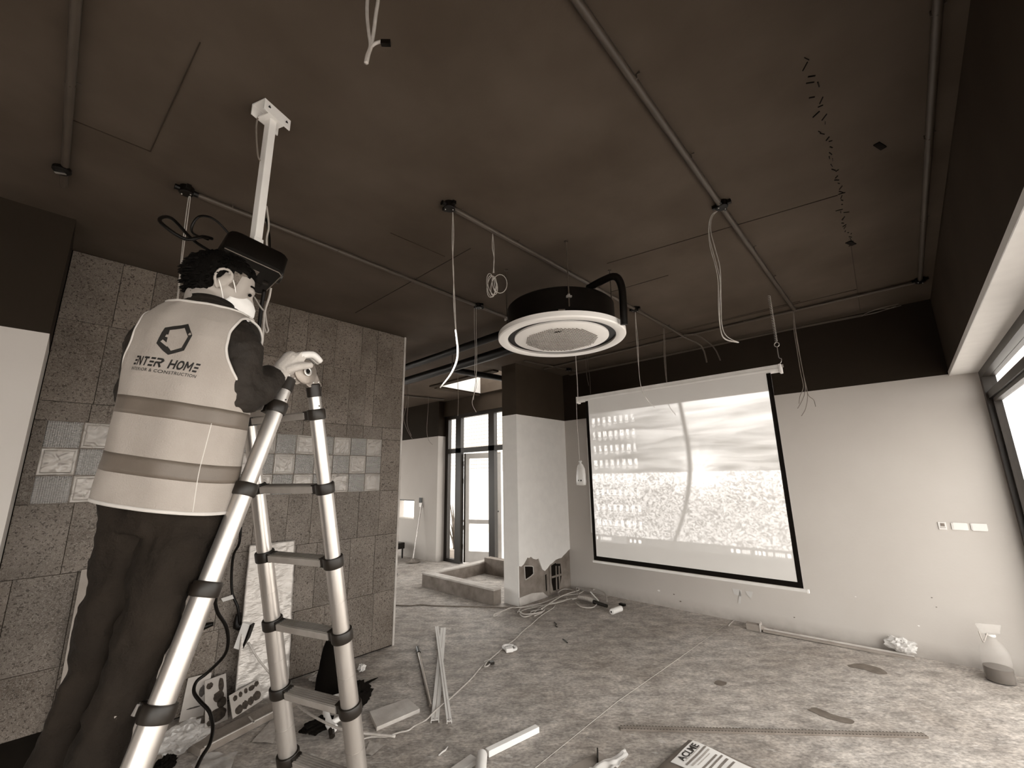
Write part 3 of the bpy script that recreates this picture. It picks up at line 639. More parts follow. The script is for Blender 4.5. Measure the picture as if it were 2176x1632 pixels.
wires('hanging_wire', [[(2.931,3.228,3.710),(2.932,3.227,3.464),(2.939,3.219,3.223),(2.936,3.223,2.988),(2.950,3.208,2.844),(2.923,3.237,2.707),(2.920,3.240,2.632),(2.947,3.211,2.552)], [(2.946,3.213,3.710),(2.946,3.213,3.464),(2.950,3.209,3.197),(2.947,3.212,2.936),(2.934,3.227,2.783),(2.927,3.234,2.682)]], 'wire pair hanging in front of the bright skylight')
wires('hanging_wire', [[(4.291,2.000,3.710),(4.290,2.001,3.551),(4.292,1.999,3.327),(4.281,2.011,3.000),(4.291,2.000,2.798),(4.326,1.962,2.682),(4.373,1.910,2.598)], [(4.291,2.000,3.710),(4.283,2.008,3.495),(4.282,2.010,3.272),(4.281,2.011,3.054),(4.288,2.003,2.809),(4.329,1.959,2.671)]], 'wire curling over the top edge of the projection screen')
wires('hanging_wire', [[(2.958,0.700,3.710),(2.926,0.735,3.674),(2.906,0.757,3.592),(2.899,0.765,3.446),(2.912,0.750,3.284),(2.915,0.747,3.162),(2.900,0.763,2.957),(2.899,0.765,2.807),(2.915,0.747,2.751),(2.968,0.689,2.730)],
                       [(2.958,0.700,3.710),(2.927,0.734,3.659),(2.912,0.750,3.555),(2.922,0.739,3.409),(2.932,0.728,3.266),(2.920,0.742,3.058),(2.907,0.756,2.856),(2.923,0.738,2.773),(2.972,0.685,2.730)],
                       [(2.958,0.700,3.710),(2.923,0.738,3.666),(2.902,0.761,3.519),(2.918,0.744,3.302),(2.924,0.737,3.161),(2.902,0.761,2.923),(2.906,0.757,2.771),(2.970,0.687,2.733)]], 'looped pale wires hanging from the middle box of the long conduit')
wires('hanging_wire', [[(5.573,0.676,3.710),(5.561,0.689,3.538),(5.558,0.692,3.312),(5.563,0.687,3.091),(5.566,0.684,2.927),(5.558,0.692,2.767),(5.525,0.728,2.662),(5.480,0.777,2.569)], [(5.573,0.676,3.710),(5.565,0.685,3.538),(5.563,0.687,3.256),(5.564,0.686,3.036),(5.567,0.683,2.874),(5.570,0.679,2.714),(5.539,0.713,2.567),(5.499,0.757,2.485)],
                       [(5.573,0.676,3.710),(5.565,0.684,3.509),(5.564,0.686,3.228),(5.565,0.685,2.982),(5.571,0.678,2.820),(5.577,0.672,2.713),(5.609,0.636,2.660),(5.615,0.630,2.586)], [(5.573,0.676,3.710),(5.551,0.700,3.481),(5.549,0.703,3.257),(5.547,0.704,2.982),(5.549,0.702,2.810),(5.513,0.742,2.705),(5.496,0.760,2.621)]], 'bunch of wires with splayed ends hanging right of the screen', 'wiredim', .0035)
wires('hanging_wire', [[(5.056,1.984,3.710),(5.038,2.003,3.313),(5.031,2.011,2.951),(5.041,2.001,2.745),(5.073,1.965,2.645),(5.121,1.913,2.552)], [(5.047,1.993,3.710),(5.026,2.016,3.252),(5.030,2.011,2.892),(5.051,1.989,2.727)]], 'thin dark wire ending in front of the bright projected sky', 'wiredim', .003)
wires('hanging_wire', [[(4.403,5.252,3.710),(4.405,5.249,3.372),(4.412,5.242,3.134),(4.409,5.245,2.869)]], 'single thin wire hanging in front of the glazed door', 'wiredim', .005)
wires('hanging_wire', [[(4.552,6.952,3.710),(4.544,6.961,3.289),(4.520,6.986,3.013),(4.575,6.927,2.785),(4.646,6.849,2.612)], [(4.578,6.927,3.710),(4.570,6.936,3.288),(4.567,6.939,2.921),(4.628,6.873,2.685)]], 'thin wire loop hanging beside the edge of the tiled wall', 'wiredim', .004)
wires('hanging_wire', [[(5.581,7.661,3.710),(5.574,7.668,3.283),(5.567,7.676,2.915),(5.599,7.641,2.707),(5.657,7.578,2.603)]], 'thin wire hanging in front of the dark far wall', 'wiredim', .004)
wires('hanging_wire', [[(5.270,3.272,3.710),(5.271,3.271,3.475),(5.279,3.262,3.330),(5.278,3.263,3.058)], [(5.249,3.292,3.710),(5.247,3.294,3.402),(5.263,3.277,3.186)]], 'thin wire pair hanging under the air conditioner in the shadow', 'conduit', .003)
o = wires('hanging_cable', [[(0.554,1.185,3.710),(0.547,1.193,3.642),(0.548,1.191,3.553),(0.556,1.183,3.466),(0.562,1.176,3.407),(0.556,1.183,3.365),(0.554,1.186,3.332)], [(0.554,1.185,3.710),(0.572,1.165,3.641),(0.570,1.167,3.552),(0.567,1.171,3.455),(0.564,1.174,3.407),(0.559,1.180,3.371),(0.556,1.183,3.332)]], 'pale cable loop hanging from the ceiling at the top edge of the picture', 'wire', .0065)
MB().tube([(0.554,1.185,3.710),(0.564,1.174,3.402),(0.572,1.166,3.417),(0.585,1.151,3.425),(0.594,1.141,3.423)][1:], .0055, 8, 4).build('bent_end', 'wire', o, smooth='all')
MB().obox([(0.554,1.185,3.710),(0.599,1.136,3.420)][1], (.012, -.012, 0), (.005, .005, 0), (0, 0, .009)).build('connector', 'black', o)

# ---------------- big insulated pipes and duct in the room beyond
def pipe(pts, r, label, m='black', grp='insulated pipes'):
    return tag(MB().tube(pts, r, 12, 4).build('insulated_pipe', m, smooth=True), label, 'pipe', grp)
pipe([(3.56, 2.9, 3.62), (3.58, 5.0, 3.60), (3.6, 7.5, 3.60), (3.6, 11.8, 3.60)], .05, 'upper black insulated pipe running away behind the tiled wall')
pipe([(3.78, 2.75, 3.50), (3.86, 4.2, 3.50), (3.9, 6.5, 3.50), (3.9, 11.8, 3.50)], .065, 'thicker lower black insulated pipe running away behind the tiled wall')
pipe([(4.05, 5.05, 3.56), (4.6, 5.0, 3.56), (5.2, 4.95, 3.57), (6.3, 4.95, 3.58)], .05, 'dark pipe branch reaching the top of the wall stub')
for k, y in enumerate((4.6, 6.2, 8.0)):
    t = tag(MB().cyl((3.75, y, 3.40), (3.75, y, 3.75), .008, n=8).build('pipe_hanger', 'conduit', smooth=True), ('thin pipe hanger rod nearest to the air conditioner', 'thin pipe hanger rod in the middle of the far pipes', 'thin pipe hanger rod farthest away over the far pipes')[k], 'hanger', 'pipe hangers')
conduit((3.4, 8.6, ZP), (6.2, 7.9, ZP), 'thin dark conduit on the far ceiling beyond the skylight', [(4.6, 8.3, ZP)], [], r=.02)
conduit((5.0, 4.3, ZP), (6.2, 4.1, ZP), 'short dark conduit leading to the corner above the stub', [(6.0, 4.13, ZP)], [], r=.012)

# ---------------- round cassette air conditioner
AX, AY, AZ = 2.928, 2.078, 3.065
ac = thing('air_conditioner', (AX, AY, AZ), 'round ceiling cassette air conditioner with white ring and black body', 'air conditioner')
MB().lathe((AX, AY, AZ + .05), [(.46, 0), (.475, .01), (.475, .235), (.46, .25)], 72).build('body', 'black', ac, smooth=True)
MB().lathe((AX, AY, AZ), [(.475, .012), (.50, 0), (.552, .004), (.560, .014), (.558, .055), (.53, .062), (.475, .05)], 96, cap=False).build('panel_ring', 'panelwhite', ac, smooth=True)
MB().lathe((AX, AY, AZ + .03), [(.40, 0), (.475, 0), (.475, .02), (.40, .02)], 72, cap=False).build('air_slot', 'black', ac)
disc = MB().lathe((AX, AY, AZ), [(.0, .004), (.20, .002), (.39, .008), (.415, .016), (.415, .03)], 96).build('centre_disc', 'panelwhite', ac, smooth=True)
hole = MB(); pitch = .0225
for i in range(-15, 16):
    for j in range(-15, 16):
        x, y = i * pitch, j * pitch
        if x * x + y * y < .315 ** 2 and not abs(i) == 16:
            c = V((AX + x, AY + y, AZ - .0005)); s = .0062
            hole.obox(c, (s, 0, 0), (0, s * .72, 0), (0, 0, .002))
gh = hole.build('grille_hole', 'aludark', disc); gh['kind'] = 'stuff'
MB().obox((AX - .20, AY - .11, AZ + .001), (.012, .003, 0), (-.008, .03, 0), (0, 0, .002)).build('status_window', 'collar', disc)
for dx, dy in ((-.345, -.335), (-.335, .345), (.345, -.335), (.345, .345)):
    x, y = AX + dx, AY + dy
    rod = MB().cyl((x, y, AZ + .12), (x, y, H), .0055, n=8).build('suspension_rod', 'conduit', ac, smooth=True)
    MB().cyl((x, y, H - .012), (x, y, H), .016, n=12).build('anchor_nut', 'conduit', rod)
    MB().obox((x, y, AZ + .20), (.022 * .7, -.022 * .7, 0), (.012, .012, 0), (0, 0, .006)).build('bracket', 'steel', rod)
    MB().cyl((x, y, AZ + .206), (x, y, AZ + .222), .011, n=6).build('nut', 'steel', rod)
MB().obox((AX - .40, AY - .30, AZ + .075), (.016, -.02, 0), (.006, .005, 0), (0, 0, .012)).build('clip', 'aludark', ac)
MB().tube([(2.949,1.478,3.059),(2.924,1.458,3.246),(2.913,1.458,3.380),(2.889,1.489,3.457),(2.899,1.594,3.472),(2.931,1.774,3.467)], .030, 12, 4).build('insulated_pipe', 'black', ac, smooth=True)

# ---------------- projector and its ceiling mount
pm = thing('projector_mount', (.515, 2.12, H), 'white telescopic projector pole with bracket hanging from the ceiling', 'projector mount')
MB().bar((.515, 2.12, 2.955), (.515, 2.12, 3.69), .042, .036, up=(0.95, .3, 0)).build('pole', 'white', pm, bevel=.003)
MB().bar((.514, 2.12, 2.945), (.514, 2.12, 3.02), .054, .046, up=(0.95, .3, 0)).build('lower_sleeve', 'white', pm, bevel=.003)
br = MB(); ux, uy = V((.93, .36, 0)), V((-.36, .93, 0))
br.obox((.515, 2.12, 3.742), ux * .075, uy * .045, V((0, 0, .004))); br.build('ceiling_bracket', 'white', pm)
for k in (-1, 1): MB().obox(V((.515, 2.12, 3.715)) + uy * .043 * k, ux * .075, uy * .003, V((0, 0, .03))).build('bracket_flange', 'white', pm)
MB().obox((.515, 2.12, 3.69), ux * .045, uy * .04, V((0, 0, .003))).build('bracket_plate', 'white', pm)
for k in (-1, 1): MB().cyl(V((.515, 2.12, 3.715)) + ux * .05 * k - uy * .046, V((.515, 2.12, 3.715)) + ux * .05 * k - uy * .052, .007, n=3).build('slot', 'black', pm)
pc = MB().tube([(.47, 2.16, 3.74), (.455, 2.12, 3.62), (.47, 2.09, 3.45), (.485, 2.09, 3.42)], .004, 6, 5).build('mount_cable', 'wiredim', pm, smooth='all')
MB().tube([(.545, 2.13, 3.22), (.565, 2.13, 3.12), (.56, 2.12, 3.04), (.572, 2.11, 2.94)], .0045, 6, 5).build('mount_cable', 'wire', pm, smooth='all')
MB().tube([(.552, 2.14, 3.16), (.575, 2.14, 3.08), (.585, 2.12, 2.94)], .0045, 6, 5).build('mount_cable', 'black', pm, smooth='all')

PJ = V((.50, 2.13, 2.885)); px_, py_, pz_ = V((.985, -.03, -.17)).normalized(), V((.03, .9995, 0)), V((.17, 0, .985)).normalized()
pj = thing('projector', PJ - V((0, 0, .06)), 'black projector hanging upside down from the white pole', 'projector')
def rbox(mb, c, hx_, hy_, hz_, r):
    out = []
    for s_ in (-1, 1):
        pass
    prof = []
    for (sx, sy) in ((1, 1), (-1, 1), (-1, -1), (1, -1)):
        for k in range(4):
            a = math.atan2(sy, sx) - math.pi / 4 + k / 3 * math.pi / 2
            prof.append((sx * (hx_ - r) + r * math.cos(a), sy * (hy_ - r) + r * math.sin(a)))
    for z, s in ((-hz_, .94), (-hz_ + .012, 1.0), (hz_ - .012, 1.0), (hz_, .95)):
        out.append([V(c) + px_ * x * s + py_ * y * s + pz_ * z for x, y in prof])
    mb.rings(out)
b = MB(); rbox(b, PJ, .125, .165, .05, .04); pb_ = b.build('casing', 'black', pj, smooth=True)
MB().tube([PJ + px_ * .118 * a + py_ * .156 * c - pz_ * .050 for a, c in ((-1, -1), (.86, -1), (1, -.86), (1, .86), (.86, 1), (-1, 1))], .0022, 6).build('seam_line', 'wiredim', pj, smooth='all')
lens = MB().lathe(PJ + px_ * .12 + py_ * -.02, [(.036, 0), (.036, .02), (.030, .022), (.028, .012)], 28, px_).build('lens_ring', 'collar', pj, smooth=True)
MB().ball(PJ + px_ * .132 + py_ * -.02, .012, .027, .027, 8, (px_, py_, pz_)).build('lens_glass', 'aludark', lens, smooth='all')
MB().obox(PJ - pz_ * .0515 + py_ * -.05 + px_ * .02, px_ * .020, py_ * .030, pz_ * .0015).build('label_plate', 'aludark', pj)
for k in range(4): MB().obox(PJ - pz_ * .051 + py_ * (.04 + .012 * k) + px_ * .03, px_ * .055, py_ * .002, pz_ * .0015).build('vent_slot', 'collar', pj)
for a, c in ((-.09, -.12), (-.09, .12), (.09, 0)): MB().cyl(PJ - pz_ * .048 + px_ * a + py_ * c, PJ - pz_ * .058 + px_ * a + py_ * c, .012, n=14).build('foot', 'collar', pj)
MB().obox(PJ + pz_ * .053, px_ * .05, py_ * .05, pz_ * .006).build('mount_plate', 'black', pj)
lb = tag(MB().tube([PJ + px_ * -.12 + py_ * .1 + pz_ * .03, (.30, 2.22, 2.96), (.20, 2.12, 2.98), (.16, 2.06, 2.92), (.24, 2.02, 2.86), (.30, 2.03, 2.90), (.34, 2.08, 2.93)], .007, 8, 6).build('projector_cable', 'black', smooth='all'), 'black cable looping behind the projector', 'cable', 'projector cables')
tag(MB().tube([PJ + px_ * -.10 + py_ * -.1 + pz_ * .04, (.33, 2.02, 2.99), (.27, 1.99, 2.96), (.26, 2.02, 2.90), (.33, 2.1, 2.93)], .005, 8, 6).build('projector_cable', 'black', smooth='all'), 'thinner black cable beside the loop behind the projector', 'cable', 'projector cables')
# cables dropping from the projector down past the worker
hc = thing('hanging_cable', (0.566,2.033,2.734), 'black and pale cables dropping from the projector beside the worker', 'cable')
MB().tube([(0.552,2.030,2.742),(0.554,2.051,2.671),(0.560,2.073,2.587),(0.568,2.091,2.503),(0.582,2.109,2.398),(0.600,2.125,2.293)], .0085, 8, 4).build('black_cable', 'black', hc, smooth='all')
MB().tube([(0.565,1.986,2.741),(0.566,1.999,2.700),(0.562,2.023,2.637),(0.570,2.040,2.559),(0.574,2.057,2.496),(0.578,2.083,2.403),(0.581,2.096,2.351)], .005, 8, 4).build('pale_cable', 'wire', hc, smooth='all')
MB().tube([(0.559,2.022,2.652),(0.577,2.026,2.579),(0.585,2.025,2.554),(0.579,2.034,2.546),(0.568,2.035,2.579)], .0035, 6, 4).build('pale_loop', 'wire', hc, smooth='all')
MB().tube([(0.514,2.027,2.696),(0.537,2.015,2.655),(0.551,2.006,2.634)], .0035, 6, 3).build('pale_end', 'wire', hc, smooth='all')

# the picture the projector throws: a desktop with a sunrise over a field, carried by the lamp itself
ld = bpy.data.lights.new('projector_lamp', 'SPOT'); lo = bpy.data.objects.new('projector_lamp', ld); COL.objects.link(lo)
LX, LY, LZ = .66, 2.10, 2.875
lo.location = (LX, LY, LZ); lo.rotation_euler = Matrix(((0, 0, -1), (-1, 0, 0), (0, 1, 0))).to_euler()   # local -Z looks along +X, local X points to -Y, local Y up
ld.spot_size = math.radians(80); ld.spot_blend = 0; ld.shadow_soft_size = 0.006; ld.energy = 1.0; ld.use_nodes = True
nt = ld.node_tree; nt.nodes.clear()
out = N(nt, 'ShaderNodeOutputLight'); em = N(nt, 'ShaderNodeEmission'); L(nt, em.outputs[0], out.inputs[0])
tc = N(nt, 'ShaderNodeTexCoord'); sp = N(nt, 'ShaderNodeSeparateXYZ'); L(nt, tc.outputs['Normal'], sp.inputs[0])
def MA(op, a, b=None, c=None, clamp=False):
    n = N(nt, 'ShaderNodeMath', operation=op); n.use_clamp = clamp
    for i, x in enumerate((a, b, c)):
        if x is None: continue
        if isinstance(x, (int, float)): n.inputs[i].default_value = x
        else: L(nt, x, n.inputs[i])
    return n.outputs[0]
zz = MA('ABSOLUTE', sp.outputs['Z']); D = 4.865 - LX
ux_ = MA('MULTIPLY', MA('DIVIDE', sp.outputs['X'], zz), D)      # metres to the right on the screen
vy_ = MA('MULTIPLY', MA('DIVIDE', sp.outputs['Y'], zz), D)      # metres up on the screen
IY0, IY1, IZ0, IZ1 = 3.06, .905, 1.075, 2.70
u = MA('DIVIDE', MA('ADD', ux_, IY0 - LY), IY0 - IY1); v = MA('DIVIDE', MA('ADD', vy_, LZ - IZ0), IZ1 - IZ0)
inside = MA('MULTIPLY', MA('MULTIPLY', MA('GREATER_THAN', u, 0), MA('LESS_THAN', u, 1)), MA('MULTIPLY', MA('GREATER_THAN', v, 0), MA('LESS_THAN', v, 1)))
def combine(a, b): 
    n = N(nt, 'ShaderNodeCombineXYZ'); L(nt, a, n.inputs[0]); L(nt, b, n.inputs[1]); return n.outputs[0]
def nz(vec, s, det=3, dist=0.0):
    n = N(nt, 'ShaderNodeTexNoise'); n.inputs['Scale'].default_value = s; n.inputs['Detail'].default_value = det; n.inputs['Distortion'].default_value = dist; L(nt, vec, n.inputs['Vector']); return n.outputs['Fac']
def ramp01(x, a, b): 
    n = N(nt, 'ShaderNodeMapRange'); n.clamp = True; L(nt, x, n.inputs['Value']); n.inputs['From Min'].default_value = a; n.inputs['From Max'].default_value = b; return n.outputs['Result']
HZ = .515
sky = nz(combine(MA('MULTIPLY', u, 1.6), MA('MULTIPLY', v, 9.0)), 1.6, 5, .6)
sky = ramp01(sky, .34, .64)
skyb = MA('ADD', MA('MULTIPLY', sky, MA('ADD', .22, MA('MULTIPLY', ramp01(u, .05, .6), .35))), MA('ADD', .04, MA('MULTIPLY', ramp01(v, .62, .98), MA('MULTIPLY', ramp01(u, .15, .75), .55))))
depth = ramp01(v, .52, .0)
fv = combine(MA('MULTIPLY', u, 30), MA('MULTIPLY', MA('DIVIDE', 1.0, MA('ADD', .06, MA('SUBTRACT', HZ, v))), 3.0))
fn = nz(combine(MA('MULTIPLY', u, 1.35), MA('MULTIPLY', v, 1.25)), 30, 3, 2.2); fn = ramp01(fn, .40, .60)
fieldb = MA('ADD', .09, MA('MULTIPLY', fn, MA('ADD', .58, MA('MULTIPLY', ramp01(v, .25, .52), .25))))
fieldb = MA('ADD', fieldb, MA('MULTIPLY', ramp01(v, .36, .52), .30))
isky = MA('GREATER_THAN', v, HZ)
base = MA('ADD', MA('MULTIPLY', isky, skyb), MA('MULTIPLY', MA('SUBTRACT', 1.0, isky), fieldb))
du_ = MA('MULTIPLY', MA('SUBTRACT', u, .637), 1.33); dv_ = MA('SUBTRACT', v, HZ + .005)
rad = MA('SQRT', MA('ADD', MA('MULTIPLY', du_, du_), MA('MULTIPLY', dv_, dv_)))
glow = MA('ADD', MA('MULTIPLY', MA('POWER', 2.718, MA('MULTIPLY', MA('MULTIPLY', rad, rad), -70)), .75), MA('MULTIPLY', MA('LESS_THAN', rad, .033), .5))
rays = MA('POWER', MA('ABSOLUTE', MA('SINE', MA('MULTIPLY', MA('ARCTAN2', dv_, du_), 7.0))), 6.0)
glow = MA('ADD', glow, MA('MULTIPLY', MA('MULTIPLY', rays, .45), MA('POWER', 2.718, MA('MULTIPLY', rad, -11))))
base = MA('MINIMUM', MA('ADD', base, glow), 1.15)
# desktop icons: 8 columns by 8 rows with two lines of caption
cu_ = MA('MULTIPLY', MA('SUBTRACT', u, .012), 8 / .30); cv_ = MA('MULTIPLY', MA('SUBTRACT', v, .075), 8 / .905)
fu, fv2 = MA('FRACT', cu_), MA('FRACT', cv_); iu, iv = MA('FLOOR', cu_), MA('FLOOR', cv_)
wn = N(nt, 'ShaderNodeTexWhiteNoise', noise_dimensions='2D'); L(nt, combine(iu, iv), wn.inputs['Vector']); rnd = wn.outputs['Value']
inr = MA('MULTIPLY', MA('MULTIPLY', MA('GREATER_THAN', cu_, 0), MA('LESS_THAN', cu_, 8)), MA('MULTIPLY', MA('GREATER_THAN', cv_, 0), MA('LESS_THAN', cv_, 8)))
wdt = MA('ADD', .17, MA('MULTIPLY', rnd, .16))
ic = MA('MULTIPLY', MA('LESS_THAN', MA('ABSOLUTE', MA('SUBTRACT', fu, .5)), wdt), MA('LESS_THAN', MA('ABSOLUTE', MA('SUBTRACT', fv2, .62)), .20))
det = ramp01(nz(combine(cu_, cv_), 5.0, 1), .44, .50)
ic = MA('MULTIPLY', ic, MA('SUBTRACT', 1.0, MA('MULTIPLY', MA('SUBTRACT', 1.0, det), .55)))
dash = MA('GREATER_THAN', MA('FRACT', MA('MULTIPLY', fu, 9.0)), .25)
tx1 = MA('MULTIPLY', MA('LESS_THAN', MA('ABSOLUTE', MA('SUBTRACT', fv2, .33)), .032), MA('LESS_THAN', MA('ABSOLUTE', MA('SUBTRACT', fu, .5)), MA('ADD', .28, MA('MULTIPLY', rnd, .12))))
tx2 = MA('MULTIPLY', MA('MULTIPLY', MA('LESS_THAN', MA('ABSOLUTE', MA('SUBTRACT', fv2, .22)), .03), MA('LESS_THAN', MA('ABSOLUTE', MA('SUBTRACT', fu, .5)), .22)), MA('GREATER_THAN', rnd, .4))
icons = MA('MULTIPLY', inr, MA('MAXIMUM', ic, MA('MULTIPLY', MA('MULTIPLY', MA('ADD', tx1, tx2), dash), .8)))
dark = MA('MULTIPLY', inr, MA('MULTIPLY', MA('GREATER_THAN', rnd, .9), MA('MULTIPLY', MA('LESS_THAN', MA('ABSOLUTE', MA('SUBTRACT', fu, .5)), .3), MA('LESS_THAN', MA('ABSOLUTE', MA('SUBTRACT', fv2, .62)), .24))))
base = MA('MAXIMUM', MA('MULTIPLY', base, MA('SUBTRACT', 1.0, MA('MULTIPLY', dark, .75))), MA('MULTIPLY', icons, 1.05))
# taskbar with search box, running programs and tray
bar_ = MA('LESS_THAN', v, .055); mid = MA('LESS_THAN', MA('ABSOLUTE', MA('SUBTRACT', v, .027)), .011)
srch = MA('MULTIPLY', MA('MULTIPLY', MA('GREATER_THAN', u, .028), MA('LESS_THAN', u, .20)), .10)
def span(a, b): return MA('MULTIPLY', MA('GREATER_THAN', u, a), MA('LESS_THAN', u, b))
dots = None
for a, b in ((.008, .016), (.037, .041), (.22, .232), (.245, .257), (.272, .288), (.742, .752), (.765, .782), (.845, .853), (.858, .868), (.876, .886), (.972, .985)):
    s_ = span(a, b); dots = s_ if dots is None else MA('ADD', dots, s_)
lett = MA('GREATER_THAN', MA('FRACT', MA('MULTIPLY', u, 130)), .35)
for a, b in ((.046, .105), (.790, .825), (.897, .915), (.925, .962)): dots = MA('ADD', dots, MA('MULTIPLY', span(a, b), MA('MULTIPLY', lett, .8)))
barv = MA('ADD', MA('ADD', .05, srch), MA('MULTIPLY', MA('MULTIPLY', dots, mid), .85))
base = MA('ADD', MA('MULTIPLY', base, MA('SUBTRACT', 1.0, bar_)), MA('MULTIPLY', bar_, barv))
# the plane is flat: undo the lamp's fall-off towards the corners
cosw = MA('POWER', MA('DIVIDE', 1.0, MA('MAXIMUM', zz, .2)), 3.0)
LAMP = 350.0
st = MA('MULTIPLY', MA('MULTIPLY', MA('MULTIPLY', base, inside), cosw), LAMP)
L(nt, st, em.inputs['Strength']); em.inputs['Color'].default_value = (1, .985, .96, 1)

# ---------------- projection screen
XS = 4.88
ps = thing('projection_screen', (XS, 1.99, .82), 'white projection screen with black border showing a computer desktop', 'projection screen')
hs = MB(); hs.tube([(XS + .03, 3.24, 2.918), (XS + .03, .785, 2.918)], .036, 20); hs.build('roller_housing', 'offwhite', ps, smooth=True)
MB().bar((XS + .02, 3.23, 2.945), (XS + .02, .795, 2.945), .05, .03).build('housing_top', 'offwhite', ps)
for y in (3.24, .785):
    MB().obox((XS + .03, y, 2.918), (.043, 0, 0), (0, .012, 0), (0, 0, .046)).build('end_cap', 'white', ps, bevel=.006)
MB().obox((XS + .03, .768, 2.945), (.012, 0, 0), (0, .01, 0), (0, 0, .014)).build('hook_lug', 'steel', ps)
yl, yr, zt, zb = 3.105, .872, 2.90, .84
MB().box((XS - .0015, yr, zb), (XS, yl, zt)).build('cloth', 'screen', ps)
bw = .042
MB().box((XS - .0028, yl - bw, zb), (XS - .0016, yl, 2.885)).build('black_border', 'border', ps)
MB().box((XS - .0028, yr, zb), (XS - .0016, yr + bw, 2.885)).build('black_border', 'border', ps)
MB().box((XS - .0028, yr + bw, zb), (XS - .0016, yl - bw, zb + .05)).build('black_border', 'border', ps)
MB().bar((XS, 3.12, .822), (XS, .845, .822), .022, .026).build('bottom_bar', 'offwhite', ps, bevel=.004)
MB().obox((XS, .84, .822), (.014, 0, 0), (0, .008, 0), (0, 0, .015)).build('bar_cap', 'white', ps)
# spring and hook that carry the right end
sg = thing('spring', (4.91, .785, 3.0), 'coiled steel spring carrying the right end of the screen', 'spring')
MB().tube([(4.91 + .012 * math.cos(i * .9), .785 + .012 * math.sin(i * .9), 3.72 - i * .0026) for i in range(200)], .0028, 5).build('coil', 'steel', sg, smooth='all')
MB().tube([(4.91, .785 + .022 * math.sin(i / 12 * 6.28), 3.175 + .024 * math.cos(i / 12 * 6.28)) for i in range(13)], .004, 6).build('ring', 'steel', sg, smooth='all')
MB().tube([(4.91, .785, 3.15), (4.91, .785, 3.04), (4.91, .765, 3.02), (4.91, .772, 2.985), (4.91, .785, 2.975)], .0035, 6, 3).build('hook', 'steel', sg, smooth='all')
# chain and cord at the left end, with the bag tied to the cord
sc_ = thing('cord', (4.91, 3.25, 2.1), 'pale cord tied round the left end of the screen bar', 'cord')
MB().tube([(4.91, 3.24, 3.74), (4.91, 3.245, 3.4), (4.91, 3.24, 3.2), (4.91, 3.245, 2.97)], .006, 6, 4).build('upper_cord', 'wire', sc_, smooth='all')
MB().tube([(4.91, 3.235 + .05 * math.cos(i / 12 * 6.28) * .2, 2.918 + .048 * math.sin(i / 12 * 6.28)) if False else (4.91 + .05 * math.cos(i / 12 * 6.28), 3.235, 2.918 + .05 * math.sin(i / 12 * 6.28)) for i in range(13)], .006, 6).build('knot', 'wire', sc_, smooth='all')
MB().tube([(4.86, 3.24, 2.88), (4.86, 3.245, 2.6), (4.862, 3.24, 2.3), (4.86, 3.235, 2.08)], .0035, 6, 4).build('lower_cord', 'wire', sc_, smooth='all')
bg = thing('plastic_bag', (4.86, 3.225, 1.76), 'small knotted white plastic bag hanging by the screen edge', 'bag')
prof = [(.012, .33), (.026, .315), (.010, .295), (.040, .265), (.060, .22), (.070, .13), (.074, .05), (.066, .005), (.03, .0)]
rgs = []
for r, h in reversed(prof):
    rgs.append([V((4.86 + r * .55 * math.cos(a) * (1 + .18 * noise.noise(V((math.cos(a) * 2, math.sin(a) * 2, h * 14)))), 3.225 + r * math.sin(a) * (1 + .2 * noise.noise(V((math.cos(a) * 2 + 5, math.sin(a) * 2, h * 14)))), 1.76 + h)) for a in [k * 2 * math.pi / 20 for k in range(20)]])
bb = MB(); bb.rings(rgs); bb.build('bag_body', 'bag', bg, smooth='all')
for dy in (-.022, .012): MB().box((4.820, 3.225 + dy - .010, 1.815), (4.824, 3.225 + dy + .010, 1.835)).build('printed_mark', 'collar', bg)
# narrow white board on the wall behind the left edge of the screen
tag(MB().prism([(6.390,4.078,2.542), (6.390,3.991,2.536), (6.390,4.004,0.949), (6.390,4.096,0.943)], (.008, 0, 0)).build('wall_board', 'white'), 'narrow white board on the wall behind the left screen edge', 'board')

